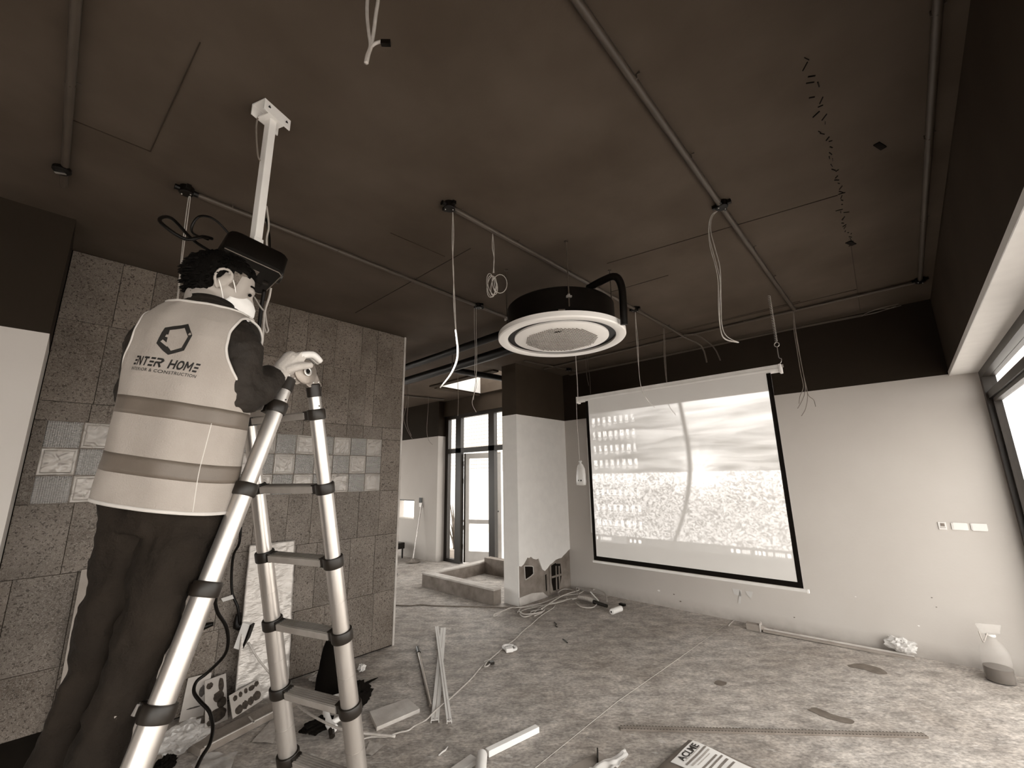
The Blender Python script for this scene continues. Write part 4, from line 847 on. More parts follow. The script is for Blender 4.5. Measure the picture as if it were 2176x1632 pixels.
# ================================================================== TELESCOPIC LADDER
LH = V((.6044, 1.6367, 2.2920)); th = math.radians(108.662)
la = V((math.cos(th), math.sin(th), 0)); ln_ = V((-math.sin(th), math.cos(th), 0))
al, be = math.radians(16.379), math.radians(13.773); DS, S0, LW, OFF = .29, .1579, .3936, .0446
ldr = thing('telescopic_ladder', V((LH.x, LH.y, 0)) + la * LW / 2, 'open aluminium telescopic ladder the worker stands on', 'ladder')
legs = {}
for side, sg_, an in (('a', 1, al), ('b', -1, be)):
    d = V((0, 0, -math.cos(an))) + ln_ * math.sin(an) * sg_; base = LH + ln_ * OFF * sg_
    send = (base.z - .03) / math.cos(an); fr = (ln_ * math.cos(an) * sg_ + V((0, 0, math.sin(an)))).normalized()   # rung depth direction
    legs[side] = (base, d, send, fr)
    for far in (0, 1):
        b0 = base + la * LW * far
        smax = send; K = 8
        rail = None; cut = [.055] + [S0 + k * DS for k in range(K)] + [smax]
        for k in range(len(cut) - 1):
            s0, s1 = cut[k], cut[k + 1]; r = .0235 + .0026 * k; sm = s0 + (s1 - s0) * .52
            seg = [(b0 + d * s0, r), (b0 + d * (sm - .002), r), (b0 + d * (sm - .002), r * .975), (b0 + d * (sm + .0015), r * .975), (b0 + d * (sm + .0015), r), (b0 + d * s1, r)]
            o = MB().tube([p for p, _ in seg], [q for _, q in seg], 28).build('rail_tube', 'alu', ldr, smooth=True)
            if k == 0:
                for i in range(3):
                    q = fr.cross(d) * (1 if far == 0 else -1)
            if k == len(cut) - 2:
                MB().lathe(b0 + d * (s1 - .10), [(r + .004, 0), (r + .005, .01), (r + .005, .125), (r + .002, .13)], 24, d).build('rubber_foot', 'collar', o, smooth=True)
        for k in range(K):
            c = b0 + d * (S0 + k * DS); r = .0235 + .0026 * k + .0026
            col = MB().lathe(c - d * .021, [(r + .001, -.001), (r + .005, 0), (r + .007, .004), (r + .007, .036), (r + .005, .04), (r + .001, .041)], 28, d).build('collar', 'collar', ldr, smooth=True)
            inn = la * (1 if far == 0 else -1)
            MB().obox(c + inn * (r + .012), inn * .014, fr * .020, d * .018).build('release_block', 'collar', col, bevel=.003)
            MB().obox(c + inn * (r + .004) + fr * (r * .55 + .004), inn * .006, fr * .004, d * .010).build('release_catch', 'collar', col)
    for k in range(8):
        c0 = base + d * (S0 + k * DS); r = .0235 + .0026 * k + .02
        p0 = c0 + la * r; p1 = c0 + la * (LW - r); u = -d
        rg = MB(); n1 = fr
        hw, hh = .023 + .0008 * k, .0135
        rg.obox((p0 + p1) / 2, (p1 - p0) / 2, n1 * hw, u * hh)
        ro = rg.build('rung', 'rung', ldr, bevel=.002)
        for j in range(5):
            MB().obox((p0 + p1) / 2 + u * (hh + .0006) + n1 * (hw * (-.72 + .36 * j)), (p1 - p0) / 2 * .98, n1 * .0022, u * .0016).build('tread_ridge', 'rung', ro)
# hinges at the top
for far in (0, 1):
    h0 = LH + la * (LW * far); out = -la if far == 0 else la
    hg = None
    disc = MB().lathe(h0 - out * .006, [(.042, 0), (.048, .003), (.048, .026), (.042, .030)], 36, out).build('hinge', 'aludark', ldr, smooth=True)
    MB().lathe(h0 + out * .022, [(.0175, 0), (.0175, .010), (.013, .011), (.009, .010), (.008, .006)], 24, out).build('pivot_bolt', 'alu', disc, smooth=True)
    MB().lathe(h0 + out * .030, [(.008, 0), (.007, .004), (.002, .004)], 16, out).build('pivot_socket', 'black', disc, smooth=True)
    for side in ('a', 'b'):
        base, d, send, fr = legs[side]; b0 = base + la * LW * far; sgn = 1 if side == 'a' else -1
        sdv = out.cross(d).normalized() * 1
        # cast arm from the pivot disc down to the tube socket
        tx = [h0 + out * .004 + ln_ * sgn * .008, b0 + d * .045]
        arm = MB(); poly = [h0 + V((0, 0, .044)), h0 + ln_ * sgn * .050 + V((0, 0, .012)), b0 + d * .05 + fr * .030, b0 + d * .05 - fr * .030, h0 - V((0, 0, .042))]
        arm.prism([p - out * .010 for p in poly], out * .024); arm.build('hinge_arm', 'aludark', ldr, bevel=.003)
        MB().lathe(b0 + d * .038, [(.022, 0), (.0265, .004), (.0265, .048), (.024, .05)], 24, d).build('tube_socket', 'collar', ldr, smooth=True)
        for (s_, q) in ((.032, .012), (.032, -.012)):
            MB().ball(b0 + d * s_ + fr * q + out * .0145, .0042, n=6).build('rivet', 'steel', ldr)
        for (s_, q) in ((.085, .010), (.125, -.004)):
            MB().lathe(b0 + d * s_ + fr * q + out * .0225, [(.003, 0), (.003, .0018)], 8, out).build('dimple', 'collar', ldr)
    MB().obox(h0 + V((0, 0, .046)), ln_ * .040, la * .012, V((0, 0, .006))).build('hinge_lock', 'black', ldr, bevel=.003)

# ================================================================== WORKER
LAT, FAC = V((.68, -.733, 0)), V((.733, .68, 0))      # the torso's right and front
# (z, centre x, centre y, half width, half depth)
TOR = [(1.74, .262, 1.703, .160, .108), (1.80, .262, 1.703, .168, .114), (1.90, .262, 1.703, .170, .115), (2.02, .264, 1.704, .172, .114), (2.15, .268, 1.706, .176, .114), (2.26, .272, 1.710, .184, .116),
       (2.34, .276, 1.713, .186, .112), (2.40, .280, 1.716, .172, .100), (2.44, .283, 1.718, .140, .086), (2.475, .285, 1.720, .096, .070), (2.50, .287, 1.721, .066, .058)]
def lerp_t(z):
    if z <= TOR[0][0]: return TOR[0][1:]
    for a, b in zip(TOR, TOR[1:]):
        if z <= b[0]:
            t = (z - a[0]) / (b[0] - a[0]); t = t * t * (3 - 2 * t) if False else t
            return tuple(a[i] + (b[i] - a[i]) * t for i in range(1, 5))
    return TOR[-1][1:]
def tor(z, ang, grow=0.0):     # a point on the clothed torso; ang 0 = his right, 90 = front, 270 = back
    cx, cy, a, b = lerp_t(z); c, s = math.cos(ang), math.sin(ang); e = 2.35
    c2 = math.copysign(abs(c) ** (2 / e), c); s2 = math.copysign(abs(s) ** (2 / e), s)
    lean = .05 * (z - 1.82)
    return V((cx, cy, z + .006 - .165 * a * c2)) + LAT * ((a + grow) * c2 + lean) + FAC * (b + grow) * s2
def torso_rings(z0, z1, n, grow, seg=56): return [[tor(z0 + (z1 - z0) * i / n, k * 2 * math.pi / seg, grow) for k in range(seg)] for i in range(n + 1)]

HC = V((.338, 1.757, 2.585))
hf = V((.945, -.10, -.31)).normalized(); hr = hf.cross(V((0, 0, 1))).normalized(); hu = hr.cross(hf).normalized()
def hp(f_, r_, u_): return HC + hf * f_ + hr * r_ + hu * u_
C7 = V((.286, 1.72, 2.485))
SHR, SHL = (0.370,1.593,2.346), V((.186, 1.832, 2.385))
ELR, WRR = (0.393,1.581,2.164), (0.519,1.632,2.260)
ELL, WRL = V((.195, 1.965, 2.165)), V((.385, 1.985, 2.27))
KNR, ANR = V((.246, 1.630, 1.42)), V((.160, 1.638, 1.115))
KNL, ANL = V((.180, 1.758, 1.42)), V((.118, 1.790, 1.115))
HIR, HIL = V((.316, 1.644, 1.80)), V((.218, 1.752, 1.80))

body = MB()
# head
HEAD = [(-.118, .070, .030, .016), (-.108, .086, .005, .036), (-.088, .092, -.030, .050), (-.060, .090, -.060, .060), (-.030, .089, -.080, .067), (0, .087, -.090, .071), (.030, .088, -.096, .074),
        (.058, .090, -.097, .074), (.083, .080, -.088, .066), (.102, .058, -.068, .051), (.114, .024, -.034, .026)]
rg = []
for (z, f0, b0, w) in HEAD:
    cf = (f0 + b0) / 2; hl = (f0 - b0) / 2
    rg.append([hp(cf + hl * math.cos(k * 2 * math.pi / 32), w * math.sin(k * 2 * math.pi / 32), z) for k in range(32)])
body.rings(rg)
body.tube([hp(.086, 0, .030), hp(.100, 0, .002), hp(.110, 0, -.022), hp(.098, 0, -.034)], [.008, .011, .015, .010], 10, 3)   # nose
body.tube([hp(.082, -.034, .034), hp(.090, -.012, .038), hp(.090, .012, .038), hp(.082, .034, .034)], .010, 8, 2)              # brow
for s_ in (-1, 1):
    body.ball(hp(-.006, .075 * s_, .0), .020, .008, .030, 8, ((hf * .94 - hu * .3).normalized(), hr, (hu * .94 + hf * .3).normalized()))   # ear
    body.tube([hp(.014, .078 * s_, .012), hp(.010, .086 * s_, .032), hp(-.010, .092 * s_, .040), hp(-.030, .094 * s_, .026), hp(-.032, .093 * s_, .0), hp(-.020, .088 * s_, -.026), hp(-.006, .080 * s_, -.038)], .0062, 8, 3)
body.tube([C7 + FAC * .02 - V((0, 0, .06)), C7 + FAC * .012, hp(-.030, 0, -.065), hp(-.015, 0, -.02)], [.062, .058, .056, .055], 20, 3)
# trunk and limbs below the clothes
body.rings(torso_rings(1.76, 2.49, 14, -.022, 28))
for sh, el, wr in ((SHR, ELR, WRR), (SHL, ELL, WRL)):
    body.tube([C7.lerp(V(sh), .5) - V((0, 0, .04)), sh, V(sh).lerp(V(el), .5), el, V(el).lerp(V(wr), .4), wr], [.05, .048, .042, .036, .036, .026], 14, 3)
for hi, kn, an in ((HIR, KNR, ANR), (HIL, KNL, ANL)):
    body.tube([hi + V((0, 0, .06)), hi, hi.lerp(kn, .5), kn, kn.lerp(an, .4), an], [.075, .074, .064, .050, .046, .034], 14, 3)
# hands: palm, four fingers of different length closing on the hinge, thumb from the side of the palm
def hand(mb, wrist, knuck, side, curl, grow=0.0, spread=.0185):
    wrist, knuck, side = V(wrist), V(knuck), V(side).normalized(); ax = (knuck - wrist); L_ = ax.length; ax.normalize(); dn = ax.cross(side).normalized()
    if dn.z > 0: dn = -dn
    mb.tube([wrist, wrist.lerp(knuck, .35), wrist.lerp(knuck, .8), knuck], [.027 + grow, .034 + grow, .036 + grow, .026 + grow], 14, 3)
    mb.obox(wrist.lerp(knuck, .62), ax * L_ * .42, side * (.036 + grow), dn * (.013 + grow))
    tips = []
    for i, ln in enumerate((.92, 1.0, .95, .76)):
        b = knuck + side * (i - 1.5) * spread * 1.05; pts = [b - ax * .012]; a = 0.0; p = b.copy()
        for sl, cr in zip((.042 * ln, .028 * ln, .022 * ln), curl):
            a += cr; dirv = ax * math.cos(a) + dn * math.sin(a); pts.append(p.copy()); p = p + dirv * sl
        pts.append(p); mb.tube(pts, [.0095 + grow, .0098 + grow, .0092 + grow, .0086 + grow, .0070 + grow], 12, 3); tips.append(p)
    tb = wrist.lerp(knuck, .32) - side * (.030 + grow); d1 = (ax * .75 - side * .45 + dn * .45).normalized(); d2 = (ax * .75 + dn * .65).normalized()
    mb.tube([wrist.lerp(knuck, .2) - side * .015, tb, tb + d1 * .032, tb + d1 * .032 + d2 * .028, tb + d1 * .032 + d2 * .048], [.014 + grow, .0135 + grow, .0115 + grow, .0100 + grow, .0075 + grow], 12, 3)
KR = (0.575,1.622,2.346); SR = la * -1.0
KL = V((.462, 1.995, 2.335)); SL = la
hand(body, WRR, KR, -SR, (.75, .65, .15)); hand(body, WRL, KL, -SL, (.9, .6, .3))
# feet on the rung
RT = LH + ln_ * OFF + legs['a'][1] * (S0 + 4 * DS)
for an, tz in ((ANR, 0), (ANL, 0)):
    body.tube([an + V((0, 0, .02)), an - V((0, 0, .03)), an + V((.05, .016, -.055)), an + V((.12, .04, -.06))], [.034, .036, .034, .026], 12, 3)
person = body.build('person', 'skin', None, origin=(.20, 1.70, 1.045))
join_shells(person, .0055, 4)
tag(person, 'worker in a pale reflective vest and face mask standing on the ladder', 'person')
ORG['person'] = V((.20, 1.70, 1.045))

# trousers
tr = MB(); tr.rings(torso_rings(1.745, 1.98, 4, -.006, 40))
for hi, kn, an in ((HIR, KNR, ANR), (HIL, KNL, ANL)):
    tr.tube([hi + V((0, 0, .08)), hi - V((0, 0, .02)), hi.lerp(kn, .5), kn, kn.lerp(an, .5), an - V((0, 0, .02))], [.088, .094, .081, .064, .056, .054], 22, 4)
trs = tr.build('trousers', 'trousers', person); join_shells(trs, .006, 5, [(.10, .034, 1), (.04, .014, 2)])
# jacket: trunk, sleeves, collar
jk = MB(); jk.rings(torso_rings(1.88, 2.485, 16, -.004, 44))
for sh, el, wr in ((SHR, ELR, WRR), (SHL, ELL, WRL)):
    sh, el, wr = V(sh), V(el), V(wr)
    jk.tube([C7.lerp(sh, .55) - V((0, 0, .045)), sh.lerp(C7, .18) - V((0, 0, .012)), sh.lerp(el, .22), sh.lerp(el, .6), el + (el - wr.lerp(sh, .5)).normalized() * .006, el.lerp(wr, .35), el.lerp(wr, .72), wr.lerp(el, .06)], [.060, .070, .077, .074, .066, .061, .054, .048], 24, 4)
jkt = jk.build('jacket', 'jacket', person); join_shells(jkt, .006, 4, [(.075, .020, 1), (.028, .009, 2)])
col = MB(); crs = []
for (h, g) in ((-.050, .030), (-.020, .020), (.012, .010), (.030, .006), (.024, -.003), (.0, -.005)):
    crs.append([C7 + V((.012, .006, -.005)) + LAT * (.070 + g) * math.cos(k * 2 * math.pi / 36) + FAC * ((.062 + g) * math.sin(k * 2 * math.pi / 36) + .016) + V((0, 0, h - .012 * math.sin(k * 2 * math.pi / 36) )) for k in range(36)])
col.rings(crs, True, False); col.build('collar', 'jacket', jkt, smooth='all')
# vest
def vsurf(z, ang, g):
    p = tor(z, ang, .012); w = noise.noise(p * 7.0) * .008 + noise.noise(V((math.cos(ang) * 2.2, math.sin(ang) * 2.2, z * 2.5 + 1.7))) * .008
    fl = max(0, (1.95 - z)) * .10; out = (p - V((lerp_t(z)[0], lerp_t(z)[1], p.z))).normalized()
    return p + out * (w + fl * .3 * (1 + .5 * math.sin(ang * 7)) + g)
NZ, NA = 110, 160
pv = [vsurf(1.815 + (2.462 - 1.815) * i / NZ, k * 2 * math.pi / NA, 0) for i in range(NZ + 1) for k in range(NA)]
def seg_d(p, a, b):
    t = max(0, min(1, (p - a).dot(b - a) / (b - a).length_squared)); return (p - (a + (b - a) * t)).length
def in_sleeve(p):
    q = p - V((.274, 1.711, 0)); lat, fac = q.dot(LAT), q.dot(FAC)     # oval armhole on each side of the trunk
    for s_ in (1, -1):
        zc_ = 2.318 - .115 * .15 * s_
        if lat * s_ > .02 and ((fac - .006) / .098) ** 2 + ((p.z - zc_) / .128) ** 2 < 1: return True
    return False
kill = [in_sleeve(p) for p in pv]
vf = []
for i in range(NZ):
    for k in range(NA):
        q = (i * NA + k, i * NA + (k + 1) % NA, (i + 1) * NA + (k + 1) % NA, (i + 1) * NA + k)
        if not any(kill[x] for x in q): vf.append(q)
used = sorted({x for q in vf for x in q}); remap = {x: n for n, x in enumerate(used)}
vst = MB(); vst.add([pv[x] for x in used], [tuple(remap[x] for x in q) for q in vf])
vest = vst.build('vest', 'vest', person, smooth='all')
tk = vest.modifiers.new('thickness', 'SOLIDIFY'); tk.thickness = .003; tk.offset = 0
# armhole edges: follow the open boundary of the cloth
ec = {}
for q in vf:
    for a, b in zip(q, q[1:] + q[:1]): ec[(min(a, b), max(a, b))] = ec.get((min(a, b), max(a, b)), 0) + 1
adj = {}
for (a, b), c in ec.items():
    if c == 1 and NA <= a < NZ * NA and NA <= b < NZ * NA: adj.setdefault(a, []).append(b); adj.setdefault(b, []).append(a)
loops = []; seen = set()
for st0 in list(adj):
    if st0 in seen: continue
    ends = [x for x in adj if len(adj[x]) == 1]
    lp = [st0]; seen.add(st0); cur = st0
    while True:
        nx_ = [x for x in adj[cur] if x not in seen]
        if not nx_: break
        cur = nx_[0]; seen.add(cur); lp.append(cur)
    if len(lp) > 24: loops.append(lp)
for lp in loops:
    P = [pv[x].copy() for x in lp]
    for _ in range(8): P = [(P[i - 1] + P[i] * 2 + P[(i + 1) % len(P)]) / 4 for i in range(len(P))]
    P = P[::3]; P.append(P[0]); MB().tube(P, .0045, 8, 2).build('armhole_piping', 'piping', vest, smooth='all')
def vband(z0, z1, name, m, g=.0022, n=4):
    b = MB(); rr = [[vsurf(z0, k * 2 * math.pi / 96, -.004) for k in range(96)]] + [[vsurf(z0 + (z1 - z0) * i / n, k * 2 * math.pi / 96, g) for k in range(96)] for i in range(n + 1)] + [[vsurf(z1, k * 2 * math.pi / 96, -.004) for k in range(96)]]
    b.rings(rr, True, False); return b.build(name, m, vest, smooth='all')
vband(1.905, 1.958, 'reflective_band', 'band'); vband(2.075, 2.128, 'reflective_band', 'band'); vband(1.812, 1.822, 'hem', 'piping', .003, 2)
sd = math.radians(-38)
for dd in (0,):
    MB().tube([vsurf(1.82 + .26 * i / 20, sd, .001) for i in range(21)], .0016, 6).build('side_seam', 'piping', vest, smooth='all')
MB().tube([vsurf(2.460, k * 2 * math.pi / 30, .001) for k in range(31)], .005, 8).build('neck_piping', 'piping', vest, smooth='all')
# print on the back of the vest
ZT, AT = 2.252, math.radians(270)
def backpt(sx, sz, g=.0016):
    cx, cy, a, b = lerp_t(2.22); sx, sz = sx * .655 - .024, sz * .74; return vsurf(ZT + sz, AT + math.radians(8) + sx / .168, g)
def printed(vs_, fs, name):
    b = MB(); b.add([backpt(x, y, .0022) for x, y in vs_], fs); o = b.build(name, 'print', vest); return o
def stroke(poly, name='logo_mark', closed=True):
    n = len(poly); b = MB()
    return b
GLY = {'E': (.78, [((.12, .93), (.80, .93)), ((.06, .5), (.74, .5)), ((0, .07), (.68, .07))]), 'N': (.86, [((0, 0), (0, 1)), ((.02, 1), (.72, 0)), ((.74, 0), (.74, 1))]), 'T': (.80, [((0, .93), (.84, .93)), ((.40, 0), (.40, .9))]),
       'R': (.84, [((0, 0), (0, .52)), ((0, .93), (.62, .93)), ((.62, .93), (.74, .74)), ((.74, .74), (.60, .5)), ((0, .5), (.60, .5)), ((.36, .5), (.74, 0))]), 'H': (.88, [((0, 0), (0, 1)), ((.74, 0), (.74, 1)), ((0, .5), (.74, .5))]),
       'O': (.92, [((.22, .93), (.56, .93)), ((.56, .93), (.76, .68)), ((.76, .68), (.76, .32)), ((.76, .32), (.56, .07)), ((.56, .07), (.22, .07)), ((.22, .07), (.02, .32)), ((.02, .32), (.02, .68)), ((.02, .68), (.22, .93))]),
       'M': (1.02, [((0, 0), (0, 1)), ((0, 1), (.44, .35)), ((.44, .35), (.88, 1)), ((.88, 1), (.88, 0))]), ' ': (.36, [])}
pen = 0; letters = []
for ch in 'ENTER HOME':
    w_, segs = GLY[ch]; letters.append((pen, segs)); pen += w_ + .20
for x0, segs in letters:
    lv, lf2 = [], []
    for (a, b) in segs:
        d_ = V((b[0] - a[0], b[1] - a[1], 0)); d_.normalize(); n2 = V((-d_.y, d_.x, 0)) * .115; ex = d_ * (.04 if abs(d_.x) < .9 else 0); o = len(lv)
        q = [V((a[0], a[1], 0)) - ex - n2, V((a[0], a[1], 0)) - ex + n2, V((b[0], b[1], 0)) + ex + n2, V((b[0], b[1], 0)) + ex - n2]
        lv += [((p.x + x0 - pen / 2 + .28 * p.y) * .0245, p.y * .036 - .038) for p in q]; lf2.append((o, o + 1, o + 2, o + 3))
    if lf2: printed(lv, lf2, 'letter')
v_, f_ = text_mesh('INTERIOR & CONSTRUCTION', .0185, .15, .0002, 1.12, 1); mx_ = max(abs(x) for x, y in v_); printed([(x * .124 / mx_ - .004, y - .062) for x, y in v_], f_, 'lettering')
hexo = [(.028, .118), (.060, .080), (.048, .028), (.0, .008), (-.046, .040), (-.036, .094)]; hexi = [(.022, .102), (.046, .074), (.036, .036), (.004, .022), (-.012, .040), (-.016, .088)]
hv = hexo + hexi; hv = [(x * .95 + .006, y * 1.36 + .006) for x, y in hv]
fs = []
def quadstrip(nsub=3):
    vs_, ff = [], []
    for i in range(6):
        a, b, c, d = hv[i], hv[(i + 1) % 6], hv[6 + (i + 1) % 6], hv[6 + i]
        for k in range(nsub):
            t0, t1 = k / nsub, (k + 1) / nsub; o = len(vs_)
            L0 = lambda p, q, t: (p[0] + (q[0] - p[0]) * t, p[1] + (q[1] - p[1]) * t)
            vs_ += [L0(a, b, t0), L0(a, b, t1), L0(d, c, t1), L0(d, c, t0)]; ff.append((o, o + 1, o + 2, o + 3))
    return vs_, ff
v_, f_ = quadstrip(); printed(v_, f_, 'hexagon_logo')
for rect in ([(-.030, .062), (-.012, .066), (-.012, .074), (-.030, .070)], [(-.034, .048), (-.008, .036), (-.006, .042), (-.031, .055)]): 
    pass
b = MB(); b.add([backpt(x * .95 + .006, y * 1.36 + .006, .003) for x, y in [(-.032, .047), (-.026, .054), (-.004, .040), (-.008, .033)]], [(0, 1, 2, 3)]); b.build('logo_gap', 'vest', vest)
b = MB(); b.add([backpt(x * .95 + .006, y * 1.36 + .006, .003) for x, y in [(-.022, .064), (-.020, .072), (-.006, .072), (-.008, .062)]], [(0, 1, 2, 3)]); b.build('logo_gap', 'vest', vest)

# hair, ears' clipped sides, mask, eye, gloves, shoes
hm = MB(); nl, ns = 26, 48; rgs = []
for i in range(1, nl):
    ph = -math.pi / 2 * .92 + (math.pi / 2 * .92 + math.pi / 2) * i / nl; r = []
    for k in range(ns):
        a = k * 2 * math.pi / ns; f_, r_, u_ = math.cos(ph) * math.cos(a), math.cos(ph) * math.sin(a), math.sin(ph)
        hl = -.120 if f_ < -.5 else (-.120 + (f_ + .5) / .5 * .155 if f_ < 0 else .035 + f_ * .050)   # hairline height by position
        R_ = V((f_ * (.108 if f_ > 0 else .122), r_ * .092, u_ * .112))
        pf, pr, pu = R_.x - .008, R_.y, R_.z + .026
        dsp = 1 + .07 * noise.noise(V((f_, r_, u_)) * 3.1) + .05 * noise.noise(V((f_, r_, u_)) * 8.0)
        pf, pr, pu = pf * dsp, pr * dsp, pu * (1 + (dsp - 1) * .8)
        if pu < hl:                                   # tuck what lies below the hairline into the head
            q = .80; pf, pr = pf * q, pr * q * .9; pu = max(pu, hl - .03)
        r.append(hp(pf, pr, pu))
    rgs.append(r)
hm.rings(rgs); hair = hm.build('hair', 'hair', person, smooth='all')
tf = MB(); rh = random.Random(5)
for i in range(420):
    a = rh.uniform(0, 2 * math.pi); u0 = rh.uniform(-.8, 1.0); c_ = math.sqrt(max(0, 1 - u0 * u0)); f_, r_ = c_ * math.cos(a), c_ * math.sin(a)
    hl = -.110 if f_ < -.5 else (-.110 + (f_ + .5) / .5 * .155 if f_ < 0 else .045 + f_ * .06)
    pu = u0 * .112 + .026
    if pu < hl + .006: continue
    if f_ > .72: continue
    p = V((f_ * (.102 if f_ > 0 else .118) - .008, r_ * .088, pu)); d = V((f_ * .6 + .5 * u0, r_ * .6, u0 * .5 - .55 + rh.uniform(-.2, .2))).normalized()
    e = p + d * rh.uniform(.010, .018) + V((f_, r_, u0)) * .004; tf.tube([hp(*p), hp(*(p.lerp(e, .6))), hp(*e)], [.006, .004, .0006], 5)
o = tf.build('hair_tufts', 'hair', hair); o['kind'] = 'stuff'
# clipped hair at the temples and above the ears
def side_r(f_, u_):
    for A, B in zip(HEAD, HEAD[1:]):
        if u_ <= B[0]:
            t = max(0, (u_ - A[0]) / (B[0] - A[0])); f0, b0, w = (A[i] + (B[i] - A[i]) * t for i in (1, 2, 3)); break
    cf, hl = (f0 + b0) / 2, (f0 - b0) / 2; return w * math.sqrt(max(0, 1 - ((f_ - cf) / hl) ** 2))
def clipped(f_, u_):
    if u_ > .078: return False
    if f_ < -.036: return u_ > -.075 - (f_ + .036) * .8
    if f_ < .014: return u_ > .040
    if f_ < .036: return u_ > -.006
    return f_ < .052 and u_ > .052 + (f_ - .036) * .8
for s_ in (-1, 1):
    b = MB(); idx = {}; fs = []; vs_ = []; st_ = .003
    def vid(i, j):
        if (i, j) not in idx:
            idx[(i, j)] = len(vs_); f_, u_ = -.075 + i * st_, -.075 + j * st_; vs_.append(hp(f_, s_ * (side_r(f_, u_) + .0052), u_))
        return idx[(i, j)]
    for i in range(46):
        for j in range(52):
            if clipped(-.075 + (i + .5) * st_, -.075 + (j + .5) * st_): fs.append((vid(i, j), vid(i + 1, j), vid(i + 1, j + 1), vid(i, j + 1)))
    b.add(vs_, fs); co = b.build('clipped_hair', 'fadehair', hair, smooth='all')
mk = MB(); prof = [(.012, .098, .020), (-.002, .114, .034), (-.020, .128, .048), (-.045, .134, .064), (-.075, .128, .068), (-.100, .116, .064), (-.126, .098, .050), (-.150, .078, .028)]
rgs = []
for (u_, f0, w) in prof:
    back = .022 if -.11 < u_ < -.05 else .034
    rgs.append([hp(back + (f0 - back) * (1 - abs(t) ** 1.5), w * (1 - (1 - abs(t)) ** 1.6) * (1 if t > 0 else -1) * 1.02, u_ - (.012 * abs(t) if u_ < -.09 else -.004 * abs(t))) for t in [-1 + 2 * k / 24 for k in range(25)]])
mk.rings(rgs, False, False); mo_ = mk.build('face_mask', 'mask', person, smooth=True)
sdm = mo_.modifiers.new('thickness', 'SOLIDIFY'); sdm.thickness = .002
for s_ in (-1, 1):
    MB().tube([hp(.044, .060 * s_, -.012), hp(.030, .074 * s_, .006), hp(.012, .080 * s_, .026), hp(-.004, .084 * s_, .036)], .0017, 6, 3).build('ear_loop', 'mask', mo_, smooth='all')
    MB().tube([hp(.040, .062 * s_, -.092), hp(.022, .074 * s_, -.060), hp(.002, .079 * s_, -.030), hp(-.018, .084 * s_, -.006)], .0017, 6, 3).build('ear_loop', 'mask', mo_, smooth='all')
    MB().ball(hp(.0865, .030 * s_, .016), .006, .010, .0055, 8, (hf, hr, hu)).build('eye', 'hair', person, smooth='all')
    MB().tube([hp(.082, .014 * s_, .044), hp(.087, .028 * s_, .050), hp(.076, .046 * s_, .044)], .0035, 6, 3).build('eyebrow', 'hair', person, smooth='all')
# gloves
for wr, kn, si, cu, el in ((WRR, KR, -SR, (.75, .65, .15), ELR), (WRL, KL, -SL, (.9, .6, .3), ELL)):
    g = MB(); hand(g, wr, kn, si, cu, .0032)
    gl = g.build('glove', 'glove', person); join_shells(gl, .0036, 3)
    wr, kn, el = V(wr), V(kn), V(el); dr = (wr - el).normalized()
    MB().lathe(wr - dr * .028, [(.044, -.012), (.047, .0), (.043, .024), (.040, .044), (.037, .056)], 24, dr).build('glove_cuff', 'glove', gl, smooth=True)
    ax = (kn - wr).normalized(); sv = V(si).normalized(); dnv = ax.cross(sv); dnv = -dnv if dnv.z > 0 else dnv
    for i, lnn in enumerate((.92, 1.0, .95, .76)):   # rubber dipped finger ends
        p = kn + sv * (i - 1.5) * .0185 * 1.05; a = 0; pts = [p - ax * .004]
        for sl, crl in zip((.042 * lnn, .028 * lnn, .022 * lnn), cu):
            a += crl; pts.append(p.copy()); p = p + (ax * math.cos(a) + dnv * math.sin(a)) * sl
        pts.append(p); MB().tube(pts, [.0136, .0140, .0134, .0126, .0100], 12, 3).build('dipped_finger', 'glovetip', gl, smooth='all')
for an in (ANR, ANL):
    s_ = MB(); d = V((.947, .32, 0)); sdv = V((.32, -.947, 0)); rr = []
    for t, w, h in ((-.075, .026, .05), (-.06, .036, .075), (-.02, .038, .085), (.03, .038, .07), (.09, .042, .05), (.14, .042, .042), (.175, .032, .036), (.188, .016, .028)):
        c = V((an.x, an.y, 1.047)) + d * (t + .01)
        rr.append([c + sdv * w * math.cos(k * 2 * math.pi / 20) * (1 if math.sin(k * 2 * math.pi / 20) > -.2 else .95) + V((0, 0, max(0, h * (.5 + .5 * math.sin(k * 2 * math.pi / 20)) * 1.0))) for k in range(20)])
    s_.rings(rr); s_.build('work_shoe', 'shoe', person, smooth='all')

# ================================================================== THINGS ON THE FLOOR AND ALONG THE WALLS
# sockets and thermostat on the screen wall
def plate(c0, c1, label, name='switch_plate', cat='switch'):
    (x0, y0, z0), (x1, y1, z1) = c0, c1; xa = 6.392
    t = thing(name, (xa, (y0 + y1) / 2, min(z0, z1)), label, cat, 'wall plates')
    MB().box((xa, min(y0, y1), min(z0, z1)), (6.402, max(y0, y1), max(z0, z1))).build('plate', 'offwhite', t, bevel=.003)
    return t
t = plate((6.400,-0.242,1.351), (6.400,-0.361,1.285), 'left one of the two blank white wall plates'); MB().box((6.3905, -.355, 1.285), (6.3925, -.255, 1.355)).build('rocker', 'white', t)
t = plate((6.400,-0.380,1.354), (6.400,-0.494,1.290), 'right one of the two blank white wall plates'); MB().box((6.3905, -.49, 1.285), (6.3925, -.39, 1.355)).build('rocker', 'white', t)
t = plate((6.400,-0.146,1.355), (6.400,-0.206,1.279), 'small white thermostat with a dark display left of the wall plates', 'thermostat', 'thermostat')
MB().box((6.388, -.195, 1.315), (6.3915, -.165, 1.345)).build('display', 'aludark', t, bevel=.001)
MB().box((6.387, -.200, 1.30), (6.391, -.160, 1.306)).build('button_row', 'concretelight', t)
